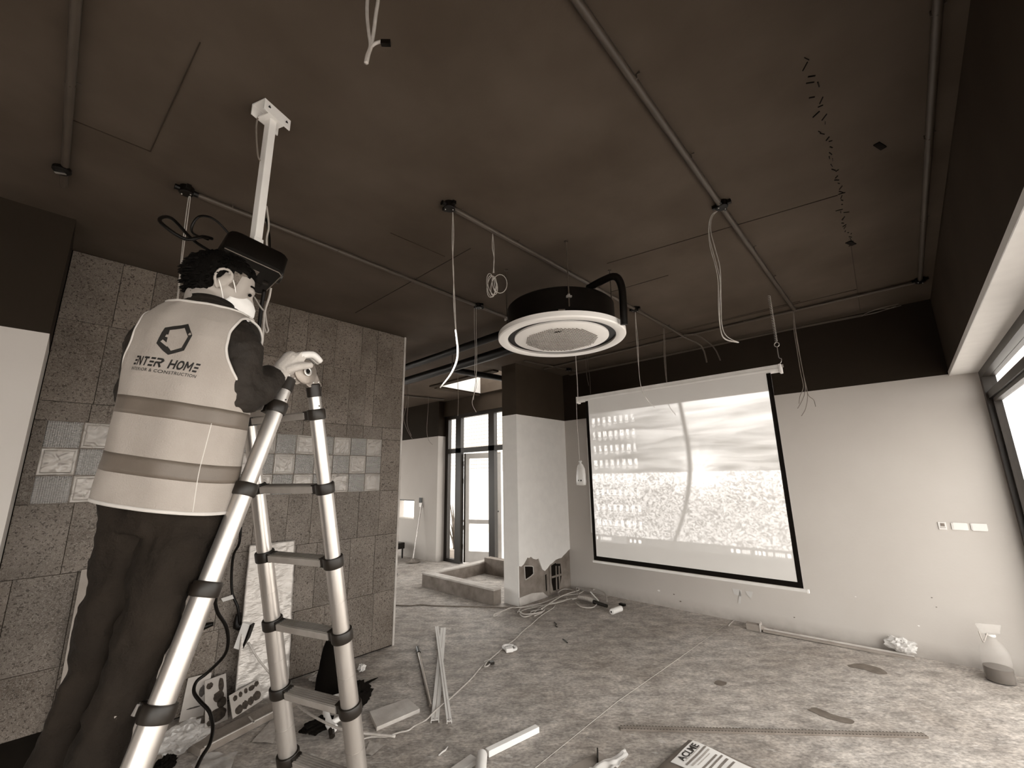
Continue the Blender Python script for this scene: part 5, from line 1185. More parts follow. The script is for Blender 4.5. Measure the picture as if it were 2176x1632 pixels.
# bottle with brown liquid and a knotted top
BX, BY = 6.16, -.325
bt = thing('water_bottle', (BX, BY, 0), 'big plastic bottle one third full of brown liquid by the window', 'bottle')
pr_ = [(.090, .0), (.098, .008), (.100, .03), (.100, .12), (.097, .135), (.100, .15), (.099, .19), (.095, .205), (.098, .22), (.092, .27), (.066, .32), (.034, .355), (.026, .37), (.026, .395)]
MB().lathe((BX, BY, 0), pr_, 32).build('bottle_body', 'bottle', bt, smooth='all')
MB().lathe((BX, BY, 0.004), [(.086, 0), (.096, .008), (.0965, .115), (.0, .116)], 32).build('liquid', 'liquid', bt, smooth=True)
MB().lathe((BX, BY, .372), [(.032, 0), (.034, .004), (.034, .014), (.031, .018)], 20).build('neck_ring', 'offwhite', bt, smooth=True)
MB().tube([(BX - .03, BY + .02, .40), (BX - .045, BY + .04, .36), (BX - .07, BY + .06, .33), (BX - .085, BY + .075, .42)], .005, 6, 4).build('handle_strap', 'papergrey', bt, smooth='all')
MB().sheet((BX - .05, BY + .07, .40), (BX + .03, BY - .06, .40), (BX + .045, BY - .085, .475), (BX - .065, BY + .09, .485), 10, 6, .012, 4, .001, 22).build('film_top', 'faint', bt, smooth='all')
# long profile lying along the wall with a block at its left end
lp = thing('metal_profile', (6.201,0.914,0.000), 'long grey profile lying along the foot of the screen wall', 'profile')
p0, p1 = V((6.166,1.588,0.020)), V((6.279,0.247,0.010))
MB().bar(p0, p1, .05, .022).build('profile_bar', 'board', lp, bevel=.003)
MB().bar(p0 + V((.02, 0, .012)), p1 + V((.02, 0, .012)), .008, .03).build('profile_flange', 'concretelight', lp)
blk = thing('wood_block', (6.203,1.691,0.000), 'pale wooden block at the left end of the long profile', 'block')
dv = (p1 - p0).normalized(); sv = V((-dv.y, dv.x, 0)); c = V((6.195,1.700,0.000)) + V((0, 0, .035))
MB().obox(c, dv * .075, sv * .045, V((0, 0, .035))).build('block_body', 'board', blk, bevel=.004)
MB().obox(c + dv * .08 + V((0, 0, .012)), dv * .006, sv * .052, V((0, 0, .046))).build('end_plate', 'concretelight', blk)
MB().tube([c + dv * .085, c + dv * .14 - V((0, 0, .004)), c + dv * .20 - V((0, 0, .012))], [.035, .018, .012], 10, 3).build('handle_neck', 'board', blk, smooth=True)
def crumple(name, c, r, label, m, seed, flat=.6, cat='litter', grp=None, el=(1, 1)):
    b = MB(); n = 14; rs_ = []
    for i in range(1, n):
        ph = -math.pi / 2 + math.pi * i / n; ring = []
        for k in range(2 * n):
            a = k * math.pi / n; d = V((math.cos(ph) * math.cos(a), math.cos(ph) * math.sin(a), math.sin(ph)))
            q = 1 + .45 * noise.noise(d * 2.1 + V((seed * 3.3, 0, 0))) + .28 * noise.noise(d * 5.3 + V((0, seed * 1.7, 0)))
            ring.append(V(c) + V((d.x * r * el[0], d.y * r * el[1], d.z * r * flat)) * q + V((0, 0, r * flat * .9)))
        rs_.append(ring)
    b.rings(rs_); zmin = min(p.z for p in b.v)
    for p in b.v: p.z += c[2] - zmin + .001
    return tag(b.build(name, m), label, cat, grp)
crumple('crumpled_plastic', (6.316,0.337,0.030), .09, 'crumpled clear plastic on the right end of the long profile', 'bag', 2, .75, el=(.8, 1.3))
# tape flags stuck to the wall under the screen
tp = thing('tape_scrap', (6.395,1.856,0.185), 'scraps of clear tape stuck to the wall under the screen', 'tape')
for q in ([(6.396,1.955,0.396), (6.396,1.863,0.398), (6.396,1.852,0.309), (6.396,1.940,0.329)], [(6.396,1.798,0.386), (6.396,1.709,0.388), (6.396,1.742,0.305), (6.396,1.781,0.343)], [(6.396,1.871,0.386), (6.396,1.842,0.390), (6.396,1.873,0.226), (6.396,1.902,0.222)]):
    MB().prism(q, (-.003, 0, 0)).build('tape_piece', 'bag', tp)
# perforated metal strip
ms = thing('perforated_strip', (3.966,1.054,-0.000), 'long perforated metal strip lying on the floor at lower right', 'metal strip')
q0, q1 = V((3.246,1.915,0.012)), V((4.603,0.203,0.012)); dv = (q1 - q0).normalized(); sv = V((-dv.y, dv.x, 0)); Ls = (q1 - q0).length
MB().obox((q0 + q1) / 2, dv * Ls / 2, sv * .019, V((0, 0, .0015))).build('web', 'woodgrey', ms)
for sg_ in (-1, 1):
    MB().obox((q0 + q1) / 2 + sv * .021 * sg_ + V((0, 0, -.004)), dv * Ls / 2, sv * .0015, V((0, 0, .007))).build('edge_flange', 'woodgrey', ms)
nh = 92
hb = MB()
for i in range(nh):
    hb.obox(q0 + dv * Ls * (i + .5) / nh + sv * .024 + V((0, 0, .0)), dv * .0055, sv * .005, V((0, 0, .0022)))
    hb.obox(q0 + dv * Ls * (i + .5) / nh - sv * .0135 + V((0, 0, .0008)), dv * .0045, sv * .0030, V((0, 0, .0012)))
o = hb.build('perforation', 'void', ms); o['kind'] = 'stuff'
# the straight chalk string across the floor
tag(MB().tube([(2.309,2.122,0.003),(3.574,2.129,0.003),(4.637,2.076,0.003),(6.285,2.005,0.003)], .0022, 6).build('string', 'wire', smooth='all'), 'straight pale string stretched diagonally across the floor', 'string')
# crossed white profiles and dark rod
def channel(p, q, w, label):
    p, q = V(p), V(q); d = (q - p).normalized(); s = V((-d.y, d.x, 0)).normalized(); u = s.cross(d); u = -u if u.z < 0 else u; t = thing('metal_channel', p, label, 'metal channel', 'white metal channels')
    MB().obox((p + q) / 2 + u * .017, d * (q - p).length / 2, s * w, u * .0015).build('web', 'white', t)
    MB().obox((p + q) / 2 + u * .0195, d * (q - p).length / 2, s * .002, u * .001).build('web_crease', 'papergrey', t)
    for k in (-1, 1): MB().obox((p + q) / 2 + s * w * k + u * .009, d * (q - p).length / 2, s * .0018, u * .010).build('flange', 'white', t)
    for k in (-1, 1): MB().lathe(q + s * w * .5 * k - d * .025 + u * .0182, [(.004, 0), (.004, .0014)], 10, u).build('screw_hole', 'void', t)
    return t
channel((3.722,4.666,0.006), (2.365,3.050,0.006), .030, 'wider white metal channel lying on the floor beside the dark rod')
channel((3.645,4.702,0.034), (2.403,2.918,0.028), .018, 'narrow white metal channel crossing over the wider one')
rd = thing('steel_rod', (2.778,3.760,0.000), 'dark steel rod with capped end lying left of the white channels', 'rod')
MB().tube([(3.114,4.349,0.016), (2.482,3.264,0.016)], .014, 14).build('rod_tube', 'aludark', rd, smooth=True)
MB().tube([(3.139,4.394,0.018), (3.064,4.260,0.018)], .019, 14).build('rod_cap', 'black', rd, smooth=True)
# white timber stick and the round white tube end in front of it
def stick(p, q, w, h, name, m, label, cat='timber', grp=None):
    return tag(MB().bar(p, q, w, h).build(name, m, bevel=.003), label, cat, grp)
stick((2.358,2.451,0.022), (2.810,2.371,0.022), .046, .040, 'timber_batten', 'white', 'white painted batten lying at the bottom centre')
stick((1.986,2.473,0.015), (2.268,2.483,0.015), .075, .028, 'timber_offcut', 'wood', 'pale timber offcut at the bottom edge left of the batten')
tp_ = thing('plastic_pipe', (2.361,2.507,0.000), 'white plastic pipe end standing out at the bottom of the picture', 'pipe')
MB().tube([(2.045,2.196,0.050), (2.282,2.423,0.050)], .036, 24).build('pipe_tube', 'offwhite', tp_, smooth=True)
MB().lathe(V((2.282,2.423,0.050)), [(.036, 0), (.034, .006), (.0, .006)], 24, V((2.282,2.423,0.050)) - V((2.045,2.196,0.050))).build('pipe_cap', 'white', tp_, smooth=True)
stick((2.470,1.911,0.006), (2.873,1.811,0.006), .16, .01, 'fibre_board', 'board', 'grey board piece lying at the bottom edge', 'board')
tag(MB().sheet((2.673,1.826,0.012), (2.702,1.694,0.012), (2.959,1.695,0.012), (3.001,1.746,0.012), 14, 10, .028, 3, .001, 16).build('paper_scrap', 'paper', smooth=True), 'crumpled white paper at the bottom edge', 'paper')
stick((2.855,1.872,0.030), (2.777,1.825,0.020), .010, .06, 'metal_angle', 'collar', 'small dark metal angle beside the crumpled paper', 'metal piece')
# paper sack with printed label
sk_ = thing('paper_sack', (3.186,1.269,0.000), 'brown paper sack with a white printed label at the bottom edge', 'sack')
ux1 = V((-.102, -.9948, 0)); uy1 = V((-.9948, .102, 0)); sa = V((3.293, 1.379, .085)) - ux1 * .05 - uy1 * .045; Lx, Ly = .66, .43
b = MB(); nx, ny = 26, 26; top = []
for sgn in (1, -1):
    for j in range(ny + 1):
        for i in range(nx + 1):
            u, v_ = i / nx, j / ny; eu = 1 - (2 * u - 1) ** 8; ev = 1 - (2 * v_ - 1) ** 8
            hh = .042 * (max(0, eu * ev) ** .5); p = sa + ux1 * (u * Lx - .02) + uy1 * (v_ * Ly - .02); p.z = .045 + sgn * hh
            if sgn > 0: p.z += .010 * noise.noise(p * 6) * eu * ev + .004 * noise.noise(p * 17)
            top.append(p)
m_ = (nx + 1) * (ny + 1); fs = []
for j in range(ny):
    for i in range(nx):
        a = j * (nx + 1) + i; q = (a, a + 1, a + nx + 2, a + nx + 1); fs += [q, tuple(x + m_ for x in reversed(q))]
b.add(top, fs); b.build('sack_body', 'cardboard', sk_, smooth='all')
def sackpt(x, y, g=.004):
    p = sa + ux1 * x + uy1 * y; p.z = .045 + .042 * (max(0, (1 - (2 * ((x + .02) / Lx) - 1) ** 8) * (1 - (2 * ((y + .02) / Ly) - 1) ** 8)) ** .5) + .010 * noise.noise(V((p.x, p.y, 0)) * 6) + g + .006; return p
lbv = []; nlx, nly = 12, 12
for j in range(nly + 1):
    for i in range(nlx + 1): lbv.append(sackpt(.05 + .50 * i / nlx, .045 + .308 * j / nly))
lf = [(j * (nlx + 1) + i, j * (nlx + 1) + i + 1, (j + 1) * (nlx + 1) + i + 1, (j + 1) * (nlx + 1) + i) for j in range(nly) for i in range(nlx)]
lbm = MB(); lbm.add(lbv + [p - V((0, 0, .003)) for p in lbv], lf + [tuple(x + len(lbv) for x in reversed(q)) for q in lf]); lbo = lbm.build('label', 'label', sk_)
def on_label(vs_, fs_, ox, oy, name):
    # the text reads along the label's short side: text x runs along -uy1, text y along -ux1
    bb_ = MB(); bb_.add([sackpt(ox - y, oy - x, .0065) for x, y in vs_], fs_); return bb_.build(name, 'collar', lbo)
v_, f_ = text_mesh('ACLME', .066, 0, .0016, 1.0); k_ = .113 / max(abs(x) for x, y in v_); on_label([(x * k_, y) for x, y in v_], f_, .112, .192, 'lettering')
rl = random.Random(9)
for k, (ox, w, h) in enumerate(((.122, .19, .006), (.150, .27, .014), (.178, .24, .014), (.196, .17, .006), (.235, .20, .013), (.262, .24, .013), (.30, .22, .016), (.34, .24, .014))):
    pr2 = MB(); y = -w / 2
    while y < w / 2:
        ww = rl.uniform(.006, .014); 
        pr2.add([sackpt(ox - yy, .192 - xx, .0062) for xx, yy in ((y, 0), (y + ww * .8, 0), (y + ww * .8, h), (y, h))], [(0, 1, 2, 3)]); y += ww
    o = pr2.build('print_line', 'papergrey' if k in (0, 2, 3) else 'aludark', lbo); o['kind'] = 'stuff'
# thin pale wood shaving, papers, flat stone offcut
tag(MB().tube([(2.140,2.710,0.005),(2.179,2.719,0.005),(2.206,2.720,0.005),(2.246,2.739,0.005)], [.004, .006, .006, .002], 6, 3).build('cable_tie', 'wirewhite', smooth='all'), 'short curved white cable tie on the floor', 'litter')
tag(MB().tube([(2.591,3.775,0.004),(2.628,3.775,0.004),(2.584,3.741,0.004),(2.614,3.693,0.004),(2.620,3.657,0.004)], .003, 6, 3).build('wire_offcut', 'wire', smooth='all'), 'small bent wire offcut on the floor left of the dark rod', 'litter')
def slab(px_pts, z, th, name, m, label, cat, grp=None):
    b = MB(); b.prism([(x, y, z) for x, y, _ in px_pts], (0, 0, th)); return tag(b.build(name, m, bevel=.002), label, cat, grp)
slab([(2.086,3.555,0.000),(2.414,3.501,0.000),(2.383,3.276,0.000),(2.008,3.308,0.000)], 0.0, .028, 'stone_offcut', 'concretelight', 'pale flat stone offcut lying behind the ladder', 'stone')
def paper(a, b_, c_, d_, label, m='papergrey', seed=1, amp=.006):
    return tag(MB().sheet(a, b_, c_, d_, 8, 8, amp, seed, .0008, 9).build('paper_sheet', m, smooth=True), label, 'paper', 'loose papers on the floor')
paper((1.321,3.874,0.004), (1.421,3.742,0.004), (1.566,3.991,0.004), (1.511,4.075,0.004), 'blank grey paper sheet lying between the ladder legs', 'papergrey', 1)
paper((1.798,3.113,0.004), (1.825,3.052,0.004), (1.943,3.091,0.004), (1.904,3.220,0.004), 'small printed note lying right of the ladder', 'papergrey', 2, .008)
tag(MB().sheet((0.954,3.875,0.004), (1.077,3.543,0.004), (1.215,3.816,0.004), (1.026,3.971,0.004), 14, 10, .016, 5, .0008, 18).build('plastic_film', 'film', smooth=True), 'flattened clear plastic film at the bottom left', 'plastic film')
crumple('plastic_wrap', (0.948,4.134,0.000), .12, 'crumpled clear plastic wrap beside the ladder foot', 'film', 6, .7, 'plastic film', None, (1.2, .9))
crumple('dust_brush', (0.835,3.965,0.000), .055, 'black bristly brush head at the bottom left', 'blackmatte', 8, .8, 'brush')
crumple('crumpled_paper', (2.438,4.346,0.000), .035, 'small crumpled paper ball near the foot of the tiled wall', 'paper', 4, .9)
crumple('rag', (2.052,4.493,-0.000), .06, 'pale crumpled rag beside the black bag', 'papergrey', 5, .6)
# black tool bag with a white power tool lying in front
bgp = thing('tool_bag', (2.026,4.153,0.000), 'tall black tool bag standing behind the ladder', 'bag')
cb_ = V((2.059,4.179,0.000)); rs_ = []
for h, a, b_ in ((0, .13, .10), (.02, .15, .11), (.12, .145, .10), (.25, .12, .085), (.36, .105, .07), (.44, .075, .05), (.475, .04, .03)):
    rs_.append([cb_ + V((.68, -.73, 0)) * a * math.cos(k * 2 * math.pi / 24) * (1 + .12 * noise.noise(V((k * .8, h * 7, 2)))) + V((.73, .68, 0)) * b_ * math.sin(k * 2 * math.pi / 24) + V((0, 0, h)) for k in range(24)])
b = MB(); b.rings(rs_); b.build('bag_body', 'blackmatte', bgp, smooth='all')
MB().tube([cb_ + V((0, 0, .47)), cb_ + V((.03, -.03, .52)), cb_ + V((.06, -.06, .46))], .010, 8, 4).build('bag_handle', 'blackmatte', bgp, smooth='all')
crumple('black_cloth', (2.038,3.698,0.000), .105, 'rumpled black cloth lying right of the tool bag', 'blackmatte', 12, .9, 'cloth', None, (1.2, .8))
crumple('black_rag', (1.706,3.647,0.000), .085, 'rumpled black rag in front of the tool bag', 'blackmatte', 15, .45, 'cloth', None, (1.4, .9))
pt = thing('power_tool', (1.851,3.724,0.000), 'white power tool lying on the floor behind the ladder', 'power tool')
MB().tube([(1.813,3.767,0.100), (1.779,3.670,0.070), (1.761,3.575,0.050), (1.771,3.502,0.045)], [.022, .026, .03, .026], 14, 4).build('tool_body', 'offwhite', pt, smooth=True)
MB().tube([(1.761,3.575,0.050), (1.819,3.575,0.060), (1.868,3.567,0.070)], [.024, .02, .016], 12, 3).build('tool_handle', 'offwhite', pt, smooth=True)
MB().tube([(1.752,3.522,0.040), (1.734,3.465,0.020)], [.022, .02], 14).build('tool_nose', 'collar', pt, smooth=True)
MB().sheet((1.918,3.897,0.100), (1.980,3.808,0.140), (1.970,3.763,0.080), (1.895,3.803,0.060), 6, 6, .01, 2).build('tool_guard', 'offwhite', pt, smooth=True)
tag(MB().tube([(2.213,4.065,0.012),(2.291,4.055,0.012),(2.397,4.074,0.012),(2.466,4.082,0.012)], [.012, .014, .010, .003], 8, 2).build('strap_end', 'blackmatte', smooth='all'), 'dark pointed strap end lying beside the tool bag', 'strap')

# leaning boards and samples at the foot of the tiled wall
def leaning(x0, x1, y_bot, y_top, z1, th, name, m, label, cat, grp=None, z0=0.0):
    b = MB(); b.add([(x0, y_bot, z0), (x1, y_bot, z0), (x1, y_top, z1), (x0, y_top, z1), (x0, y_bot + th, z0), (x1, y_bot + th, z0), (x1, y_top + th, z1), (x0, y_top + th, z1)],
                    [(0, 1, 2, 3), (7, 6, 5, 4), (0, 4, 5, 1), (1, 5, 6, 2), (2, 6, 7, 3), (3, 7, 4, 0)])
    return tag(b.build(name, m), label, cat, grp)
leaning(.285, .86, 4.58, 4.655, 1.262, .02, 'leaning_board', 'board', 'pale grey board leaning on the tiled wall behind the legs of the worker', 'board')
fp = thing('foil_panel', (1.55, 4.62, 0), 'tall panel wrapped in wrinkled silver film leaning on the tiled wall', 'panel')
fb = MB(); fb.sheet((1.365, 4.50, .0), (1.80, 4.50, .0), (1.80, 4.655, 1.30), (1.395, 4.655, 1.30), 26, 70, .011, 3, .02, 20); fb.build('film_wrap', 'foil', fp, smooth='all')
MB().add([(1.37, 4.53, 0), (1.79, 4.53, 0), (1.79, 4.69, 1.285), (1.40, 4.69, 1.285), (1.37, 4.515, 0), (1.79, 4.515, 0), (1.79, 4.675, 1.285), (1.40, 4.675, 1.285)], [(0, 1, 2, 3), (7, 6, 5, 4), (0, 4, 5, 1), (1, 5, 6, 2), (2, 6, 7, 3), (3, 7, 4, 0)]).build('panel_core', 'board', fp)
# plank along the wall foot
pk = thing('floor_plank', (1.406,4.344,0.000), 'long weathered plank lying on the floor in front of the tiled wall', 'plank')
P0, P1 = V((0.999,4.032,0.030)), V((1.818,4.254,0.030)); 
MB().bar(P0, P1, .16, .05).build('plank_body', 'woodgrey', pk, bevel=.004)
MB().bar(P0 + V((.045, -.066, .027)), P1 + V((.045, -.066, .027)), .012, .006).build('plank_edge', 'concretelight', pk)
MB().bar(V((1.379,4.162,0.058)), V((1.378,4.033,0.058)), .012, .004).build('plank_strap', 'concretelight', pk)
# printed picture sheets leaning above the plank
def pic(a, b_, c_, d_, label, seed, blobs):
    a, b_, d_ = map(V, (a, b_, d_)); c_ = b_ + (d_ - a); n_ = (b_ - a).cross(d_ - a).normalized(); n_ = n_ if n_.y < 0 else -n_
    t = thing('picture_sheet', (a + b_) / 2, label, 'picture', 'printed picture sheets')
    MB().prism([a, b_, c_, d_], -n_ * .006).build('sheet', 'sheetpaper', t)
    for k, (u, w, ru, rw) in enumerate(blobs):
        c = a + (b_ - a) * u + (d_ - a) * w; pu, pw = (b_ - a), (d_ - a)
        poly = [c + pu * ru * math.cos(i * math.pi / 9) * (1 + .25 * noise.noise(V((i * .9, seed, k)))) + pw * rw * math.sin(i * math.pi / 9) * (1 + .25 * noise.noise(V((i * .9, seed + 5, k)))) for i in range(18)]
        MB().prism([p + n_ * .0008 for p in poly], n_ * .0006).build('printed_shape', 'photo', t)
    return t
pic((1.137,4.353,0.000), (1.297,4.387,0.000), (1.302,4.620,0.278), (1.155,4.600,0.262), 'tall printed picture sheet leaning behind the black cable', 1, [(.22, .85, .16, .07), (.75, .78, .13, .16), (.62, .55, .25, .12), (.75, .40, .22, .12), (.55, .18, .40, .14), (.2, .08, .15, .06)])
pic((1.287,4.233,0.056), (1.544,4.375,0.056), (1.547,4.500,0.182), (1.280,4.360,0.182), 'wide printed picture sheet with rows of round fruit shapes', 2, [(.16, .75, .07, .12), (.34, .78, .06, .12), (.52, .80, .06, .12), (.72, .78, .11, .12), (.90, .84, .08, .12), (.22, .20, .13, .18), (.42, .24, .10, .18), (.62, .26, .11, .18), (.84, .32, .14, .20)])
pic((1.020,4.636,0.000), (1.178,4.610,0.000), (1.286,4.660,0.265), (1.049,4.660,0.300), 'pale picture sheet leaning behind the tall one', 3, [(.75, .6, .15, .14), (.5, .25, .3, .02)])
tag(MB().tube([(.90, 4.60, .66), (1.02, 4.61, .67), (1.12, 4.62, .685), (1.17, 4.62, .69)], [.020, .022, .024, .016], 10, 3).build('black_tool', 'black', smooth='all'), 'black tool handle resting on the boards near the wall', 'tool')
crumple('black_bundle', (0.905,5.151,0.000), .10, 'dark bundle on the floor behind the near ladder rail', 'blackmatte', 21, .8, 'bundle', None, (1.2, .9))
stick((0.692,4.764,0.050), (0.772,4.846,0.140), .05, .006, 'white_strip', 'white', 'white strip standing in the dark bundle', 'strip')

# power strip hanging on its cable against the tiled wall
pw_ = thing('power_strip', (1.409,4.589,0.537), 'white power strip with a plug hanging in front of the tiled wall', 'power strip')
A, B = V((1.418,4.542,0.652)), V((1.386,4.600,0.443)); d = (B - A).normalized(); s = V((.678, -.735, 0)); s = (s - d * s.dot(d)).normalized(); n_ = d.cross(s)
MB().obox((A + B) / 2, d * (B - A).length / 2, s * .040, n_ * .022).build('strip_body', 'white', pw_, bevel=.006)
MB().obox((A + B) / 2 + s * .041, d * (B - A).length / 2 * 1.02, s * .008, n_ * .026).build('strip_back', 'black', pw_)
MB().tube([A + d * .04 - s * .05 - n_ * .02, A + d * .05 - s * .085, A + d * .0 - s * .10 + V((0, 0, .05))], [.035, .034, .018], 12, 3).build('plug', 'black', pw_, smooth=True)
MB().tube([(1.364,4.587,0.648),(1.330,4.576,0.796),(1.285,4.603,0.908),(1.260,4.597,1.058),(1.247,4.567,1.241),(1.266,4.513,1.343),(1.258,4.489,1.486)], .011, 8, 5).build('supply_cable', 'black', pw_, smooth='all')
MB().prism([V(p) for p in [(1.213,4.646,0.877),(1.276,4.568,0.908),(1.290,4.564,0.875),(1.229,4.639,0.848)]], (0, .004, 0)).build('tape_flag', 'white', pw_)
MB().tube([(1.434,4.530,0.495),(1.493,4.473,0.380),(1.539,4.417,0.306),(1.585,4.328,0.239),(1.591,4.108,0.239),(1.518,3.719,0.282),(1.457,3.393,0.326),(1.469,3.118,0.338),(1.527,2.906,0.327),(1.570,2.829,0.325),(1.649,2.715,0.321),(1.718,2.610,0.319)], .008, 8, 4).build('output_cable', 'wire', pw_, smooth='all')
# the long pale extension cable across the floor from the ladder to the heap in the corner
ex = thing('extension_cable', (3.331,3.425,0.000), 'long pale extension cable winding across the floor to the corner', 'cable')
MB().tube([(1.878,3.282,0.008),(1.939,3.255,0.008),(2.008,3.175,0.008),(2.059,3.161,0.008),(2.111,3.146,0.008),(2.167,3.118,0.008),(2.229,3.133,0.008)] + [(2.300,3.080,0.040),(2.398,3.120,0.040),(2.529,3.165,0.040),(2.636,3.192,0.040)] + [(2.902,3.327,0.008),(3.085,3.400,0.008),(3.255,3.483,0.008),(3.457,3.555,0.008),(3.670,3.624,0.008),(3.844,3.682,0.008),(4.061,3.734,0.008),(4.300,3.833,0.008),(4.584,3.919,0.008),(4.928,4.038,0.008),(5.302,4.119,0.008),(5.453,4.189,0.008)], .006, 8, 3).build('cable', 'wire', ex, smooth='all')
MB().tube([V((3.818,3.599,0.015)) + V((.06 * math.cos(k * .55), .085 * math.sin(k * .55), 0)) for k in range(12)], .014, 10, 2).build('cable_ring', 'offwhite', ex, smooth='all')
MB().obox((3.746,3.539,0.030), (.035, -.02, 0), (.02, .03, 0), (0, 0, .02)).build('plug', 'offwhite', ex, bevel=.006)
MB().tube([V((3.370,3.500,0.012)) + V((.08 * math.sin(k * .9), .05 * math.cos(k * .7), .006 * (k % 2))) for k in range(10)], .006, 8, 3).build('cable_knot', 'wire', ex, smooth='all')
MB().obox((3.403,3.464,0.020), (.02, -.01, 0), (.01, .02, 0), (0, 0, .012)).build('clip', 'collar', ex)
tag(MB().tube([(3.888,6.065,0.008),(4.021,5.864,0.008),(4.151,5.781,0.008),(4.250,5.585,0.008),(4.416,5.344,0.008),(4.581,5.107,0.008),(4.743,4.872,0.008),(4.882,4.667,0.008),(5.009,4.548,0.008)], .009, 8, 3).build('floor_cable', 'wiredim', smooth='all'), 'dark thin cable lying straight across the floor past the wall stub', 'cable', 'floor cables')
# cable heap in the corner, with an angle grinder like tool lying in it
hp_ = thing('cable_heap', (5.623,4.140,0.000), 'tangled heap of pale cables in the corner below the screen', 'cable')
rh2 = random.Random(4)
heap = [[(4.782,4.344,0.020),(5.029,4.455,0.020),(5.304,4.340,0.020),(5.805,4.361,0.020),(6.118,4.234,0.020),(6.270,4.226,0.020)], [(4.743,4.273,0.030),(4.701,4.134,0.030),(4.894,4.026,0.030),(5.090,4.116,0.030),(4.882,4.169,0.030),(4.828,4.106,0.030),(5.167,4.230,0.030),(5.484,4.212,0.030),(5.836,4.095,0.030)], [(4.998,4.093,0.030),(5.423,4.210,0.030),(5.820,4.280,0.030),(6.189,4.262,0.030),(6.361,4.425,0.030),(6.462,4.398,0.030)],
        [(4.479,4.812,0.020),(4.628,4.803,0.020),(4.812,4.648,0.020),(4.877,4.430,0.020),(5.187,4.335,0.020),(5.459,4.150,0.020),(5.706,4.154,0.020),(5.828,4.332,0.020)], [(6.007,4.158,0.040),(6.272,4.374,0.040),(6.401,4.310,0.040),(6.308,4.051,0.040),(6.558,4.115,0.040),(6.315,3.864,0.040),(5.940,3.595,0.040)], [(5.689,4.275,0.030),(5.886,4.457,0.030),(6.091,4.475,0.030),(6.103,4.278,0.030),(5.925,4.068,0.030),(5.725,4.071,0.030)],
        [(5.631,3.939,0.020),(5.530,3.773,0.020),(5.624,3.658,0.020),(5.784,3.678,0.020)], [(4.481,4.776,0.020),(4.460,4.638,0.020),(4.535,4.546,0.020),(4.608,4.656,0.020),(4.537,4.776,0.020)]]
for k, pts in enumerate(heap):
    pts = [V((min(p[0], 6.35), min(p[1], 4.50), p[2] + .035 * rh2.random())) for p in pts]; MB().tube(pts, .0085, 8, 5).build('cable_loop', 'wire', hp_, smooth='all')
MB().tube([V((5.096,4.130,0.020)), V((4.743,4.136,0.020)), V((4.724,4.222,0.020)), V((4.839,4.341,0.020)), V((4.996,4.354,0.020)), V((5.187,4.263,0.020)), V((5.037,4.100,0.020)), V((4.820,4.074,0.020))], .0085, 8, 5).build('cable_loop', 'wire', hp_, smooth='all')
gt_ = thing('angle_grinder', (5.943,3.826,0.000), 'grey hand tool with chrome body lying in the cable heap', 'power tool')
MB().tube([(5.852,4.035,0.050), (5.850,3.847,0.055), (5.826,3.750,0.050)], [.034, .038, .036], 16).build('motor_body', 'steel', gt_, smooth=True)
MB().tube([(5.822,3.748,0.045), (5.793,3.509,0.035)], [.03, .022], 14).build('tool_grip', 'collar', gt_, smooth=True)
MB().tube([(6.003,3.915,0.120), (5.955,3.749,0.030)], .010, 10).build('side_handle', 'offwhite', gt_, smooth=True)
t = thing('power_adapter', (5.807,3.375,0.000), 'small white oblong adapter on the floor below the screen', 'adapter')
a0, a1 = V((5.591,3.318,0.040)), V((5.802,3.295,0.040)); dd = (a1 - a0).normalized()
MB().tube([a0 - dd * .01, a0, a1, a1 + dd * .01], [.022, .038, .038, .022], 16).build('adapter_body', 'white', t, smooth=True)
MB().lathe(a0 - dd * .012, [(.012, 0), (.012, .004)], 12, dd).build('adapter_socket', 'black', t)
stick((6.059,3.452,0.020), (6.044,3.360,0.020), .05, .03, 'black_plug', 'black', 'small black plug lying by the wall below the screen', 'plug')
for k, (pts, lb) in enumerate((([(4.829,3.736,0.008),(4.787,3.674,0.008),(4.723,3.641,0.008),(4.711,3.601,0.008)], 'tiny dark wire offcut near the cable heap'), ([(6.390,1.977,0.006),(6.227,1.977,0.006),(6.120,1.969,0.006)], 'short pale wire offcut by the wall below the screen'), ([(4.426,3.307,0.006),(4.392,3.235,0.006),(4.367,3.198,0.006)], 'tiny dark floor scrap in the middle of the room'))):
    tag(MB().tube(pts, .006, 6, 3).build('wire_offcut', 'collar' if k != 1 else 'wire', smooth='all'), lb, 'litter')
# black mains cable looping down behind the near ladder rail
tag(MB().tube([(0.740,2.862,1.332),(0.744,2.958,1.256),(0.779,3.025,1.163),(0.841,3.065,1.067),(0.875,3.108,0.962),(0.876,3.167,0.873),(0.824,3.254,0.778),(0.777,3.255,0.749),(0.762,3.223,0.709),(0.787,3.179,0.666),(0.825,3.123,0.618),(0.837,3.070,0.555),(0.811,2.991,0.514),(0.763,2.929,0.492),(0.720,2.867,0.452)], .0095, 8, 4).build('black_cable', 'black', smooth='all'), 'thick black cable curling down behind the near ladder rail', 'cable')

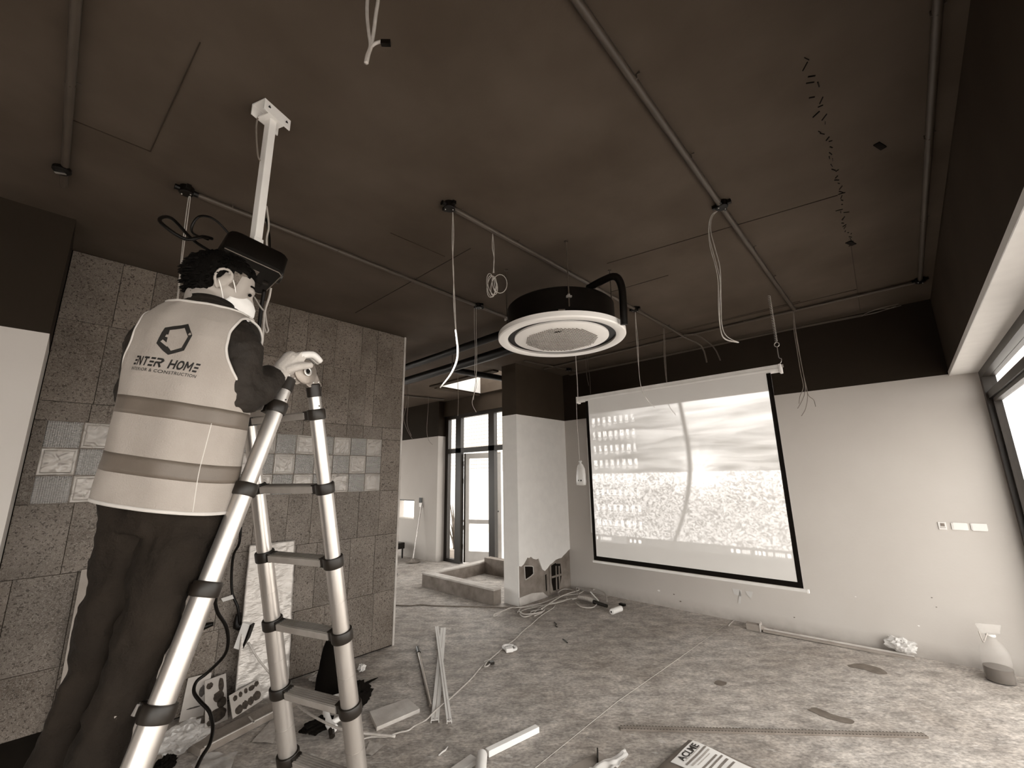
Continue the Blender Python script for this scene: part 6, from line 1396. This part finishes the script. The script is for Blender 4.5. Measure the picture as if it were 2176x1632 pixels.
# ================================================================== ROOM BEYOND
cu = struct(MB().box((4.86, 4.90, 0), (5.02, 6.72, .20)).build('trim_kerb', 'concrete'), 'low concrete kerb tray on the floor of the room beyond')
MB().box((4.855, 4.895, .20), (5.025, 6.725, .225)).build('kerb_lit_top', 'concretelight', cu)  # top paler than the sides: light from the door put into its colour
MB().box((5.02, 6.56, 0), (6.42, 6.72, .20)).build('kerb_side', 'concrete', cu); MB().box((5.02, 6.555, .20), (6.42, 6.725, .225)).build('kerb_lit_top', 'concretelight', cu)
MB().box((6.25, 4.90, 0), (6.42, 6.56, .30)).build('kerb_side', 'concrete', cu)
mp_ = thing('mop', (6.052,8.752,-0.000), 'flat mop with a thin handle leaning on the far white wall', 'mop')
mb0 = V((6.020,8.706,0.020))
MB().tube([mb0, (6.335,8.847,1.306)], .013, 10).build('handle', 'steel', mp_, smooth=True)
MB().lathe(mb0 - V((0, 0, .015)), [(.16, 0), (.17, .006), (.17, .016), (.15, .022)], 24).build('mop_pad', 'aludark', mp_, smooth=True)
MB().lathe(mb0 + V((0, 0, .006)), [(.10, 0), (.04, .03), (.02, .06)], 20).build('mop_plate', 'board', mp_, smooth=True)
sp_ = thing('wall_socket', (6.345,8.687,1.288), 'white wall plate with a black socket on the far white wall', 'socket')
MB().box((6.335, 8.83, 1.20), (6.352, 8.97, 1.42)).build('plate', 'white', sp_, bevel=.003); MB().box((6.322, 8.84, 1.30), (6.336, 8.96, 1.42)).build('socket_cover', 'black', sp_)
st_ = thing('low_stool', (6.02, 9.52, 0), 'low dark stool beside the mop at the far wall', 'stool')
MB().box((5.85, 9.32, .22), (6.2, 9.80, .36)).build('seat', 'collar', st_, bevel=.01)
for x in (5.88, 6.15):
    for y in (9.35, 9.75): MB().box((x, y, 0), (x + .03, y + .03, .22)).build('leg', 'collar', st_)
tag(MB().sheet((5.0, 7.75, .006), (5.12, 7.9, .006), (5.02, 8.0, .006), (4.9, 7.85, .006), 6, 6, .02, 3).build('paper_scrap', 'collar', smooth=True), 'small dark scrap on the far floor before the door', 'litter')
# plant outside the glazed door: pot of long sword leaves
pl = thing('potted_plant', (7.5, 8.95, -.2), 'plant with long sword shaped leaves outside the left pane of the glazed door', 'plant')
MB().lathe((7.5, 8.95, -.22), [(.14, 0), (.18, .28), (.19, .30), (.17, .30)], 24).build('pot', 'concretelight', pl, smooth=True)
rp = random.Random(8)
for i in range(16):
    a = rp.uniform(0, 6.28); ln = rp.uniform(.7, 1.35); le = rp.uniform(.18, .55); b0 = V((7.5 + .06 * math.cos(a), 8.95 + .06 * math.sin(a), .05)); rr = []
    for t in range(9):
        s = t / 8; c = b0 + V((math.cos(a), math.sin(a), 0)) * le * s ** 1.7 * ln + V((0, 0, ln * s * (1 - .18 * s * le))); w = .042 * (1 - s) ** .6 * (.5 + min(1, s * 4) * .5) + .001; sv = V((-math.sin(a), math.cos(a), 0))
        rr.append([c - sv * w, c + V((math.cos(a), math.sin(a), .0)) * .006, c + sv * w, c - V((math.cos(a), math.sin(a), 0)) * .002])
    MB().rings(rr).build('leaf', 'leaf', pl, smooth='all')
# pale pieces seen through the low window
tag(MB().lathe((7.6, 10.0, -.22), [(.10, 0), (.22, .5), (.25, 1.05), (.2, 1.2)], 24).build('garden_pot', 'doorframe', smooth=True), 'tall grey pot outside the low window', 'pot')
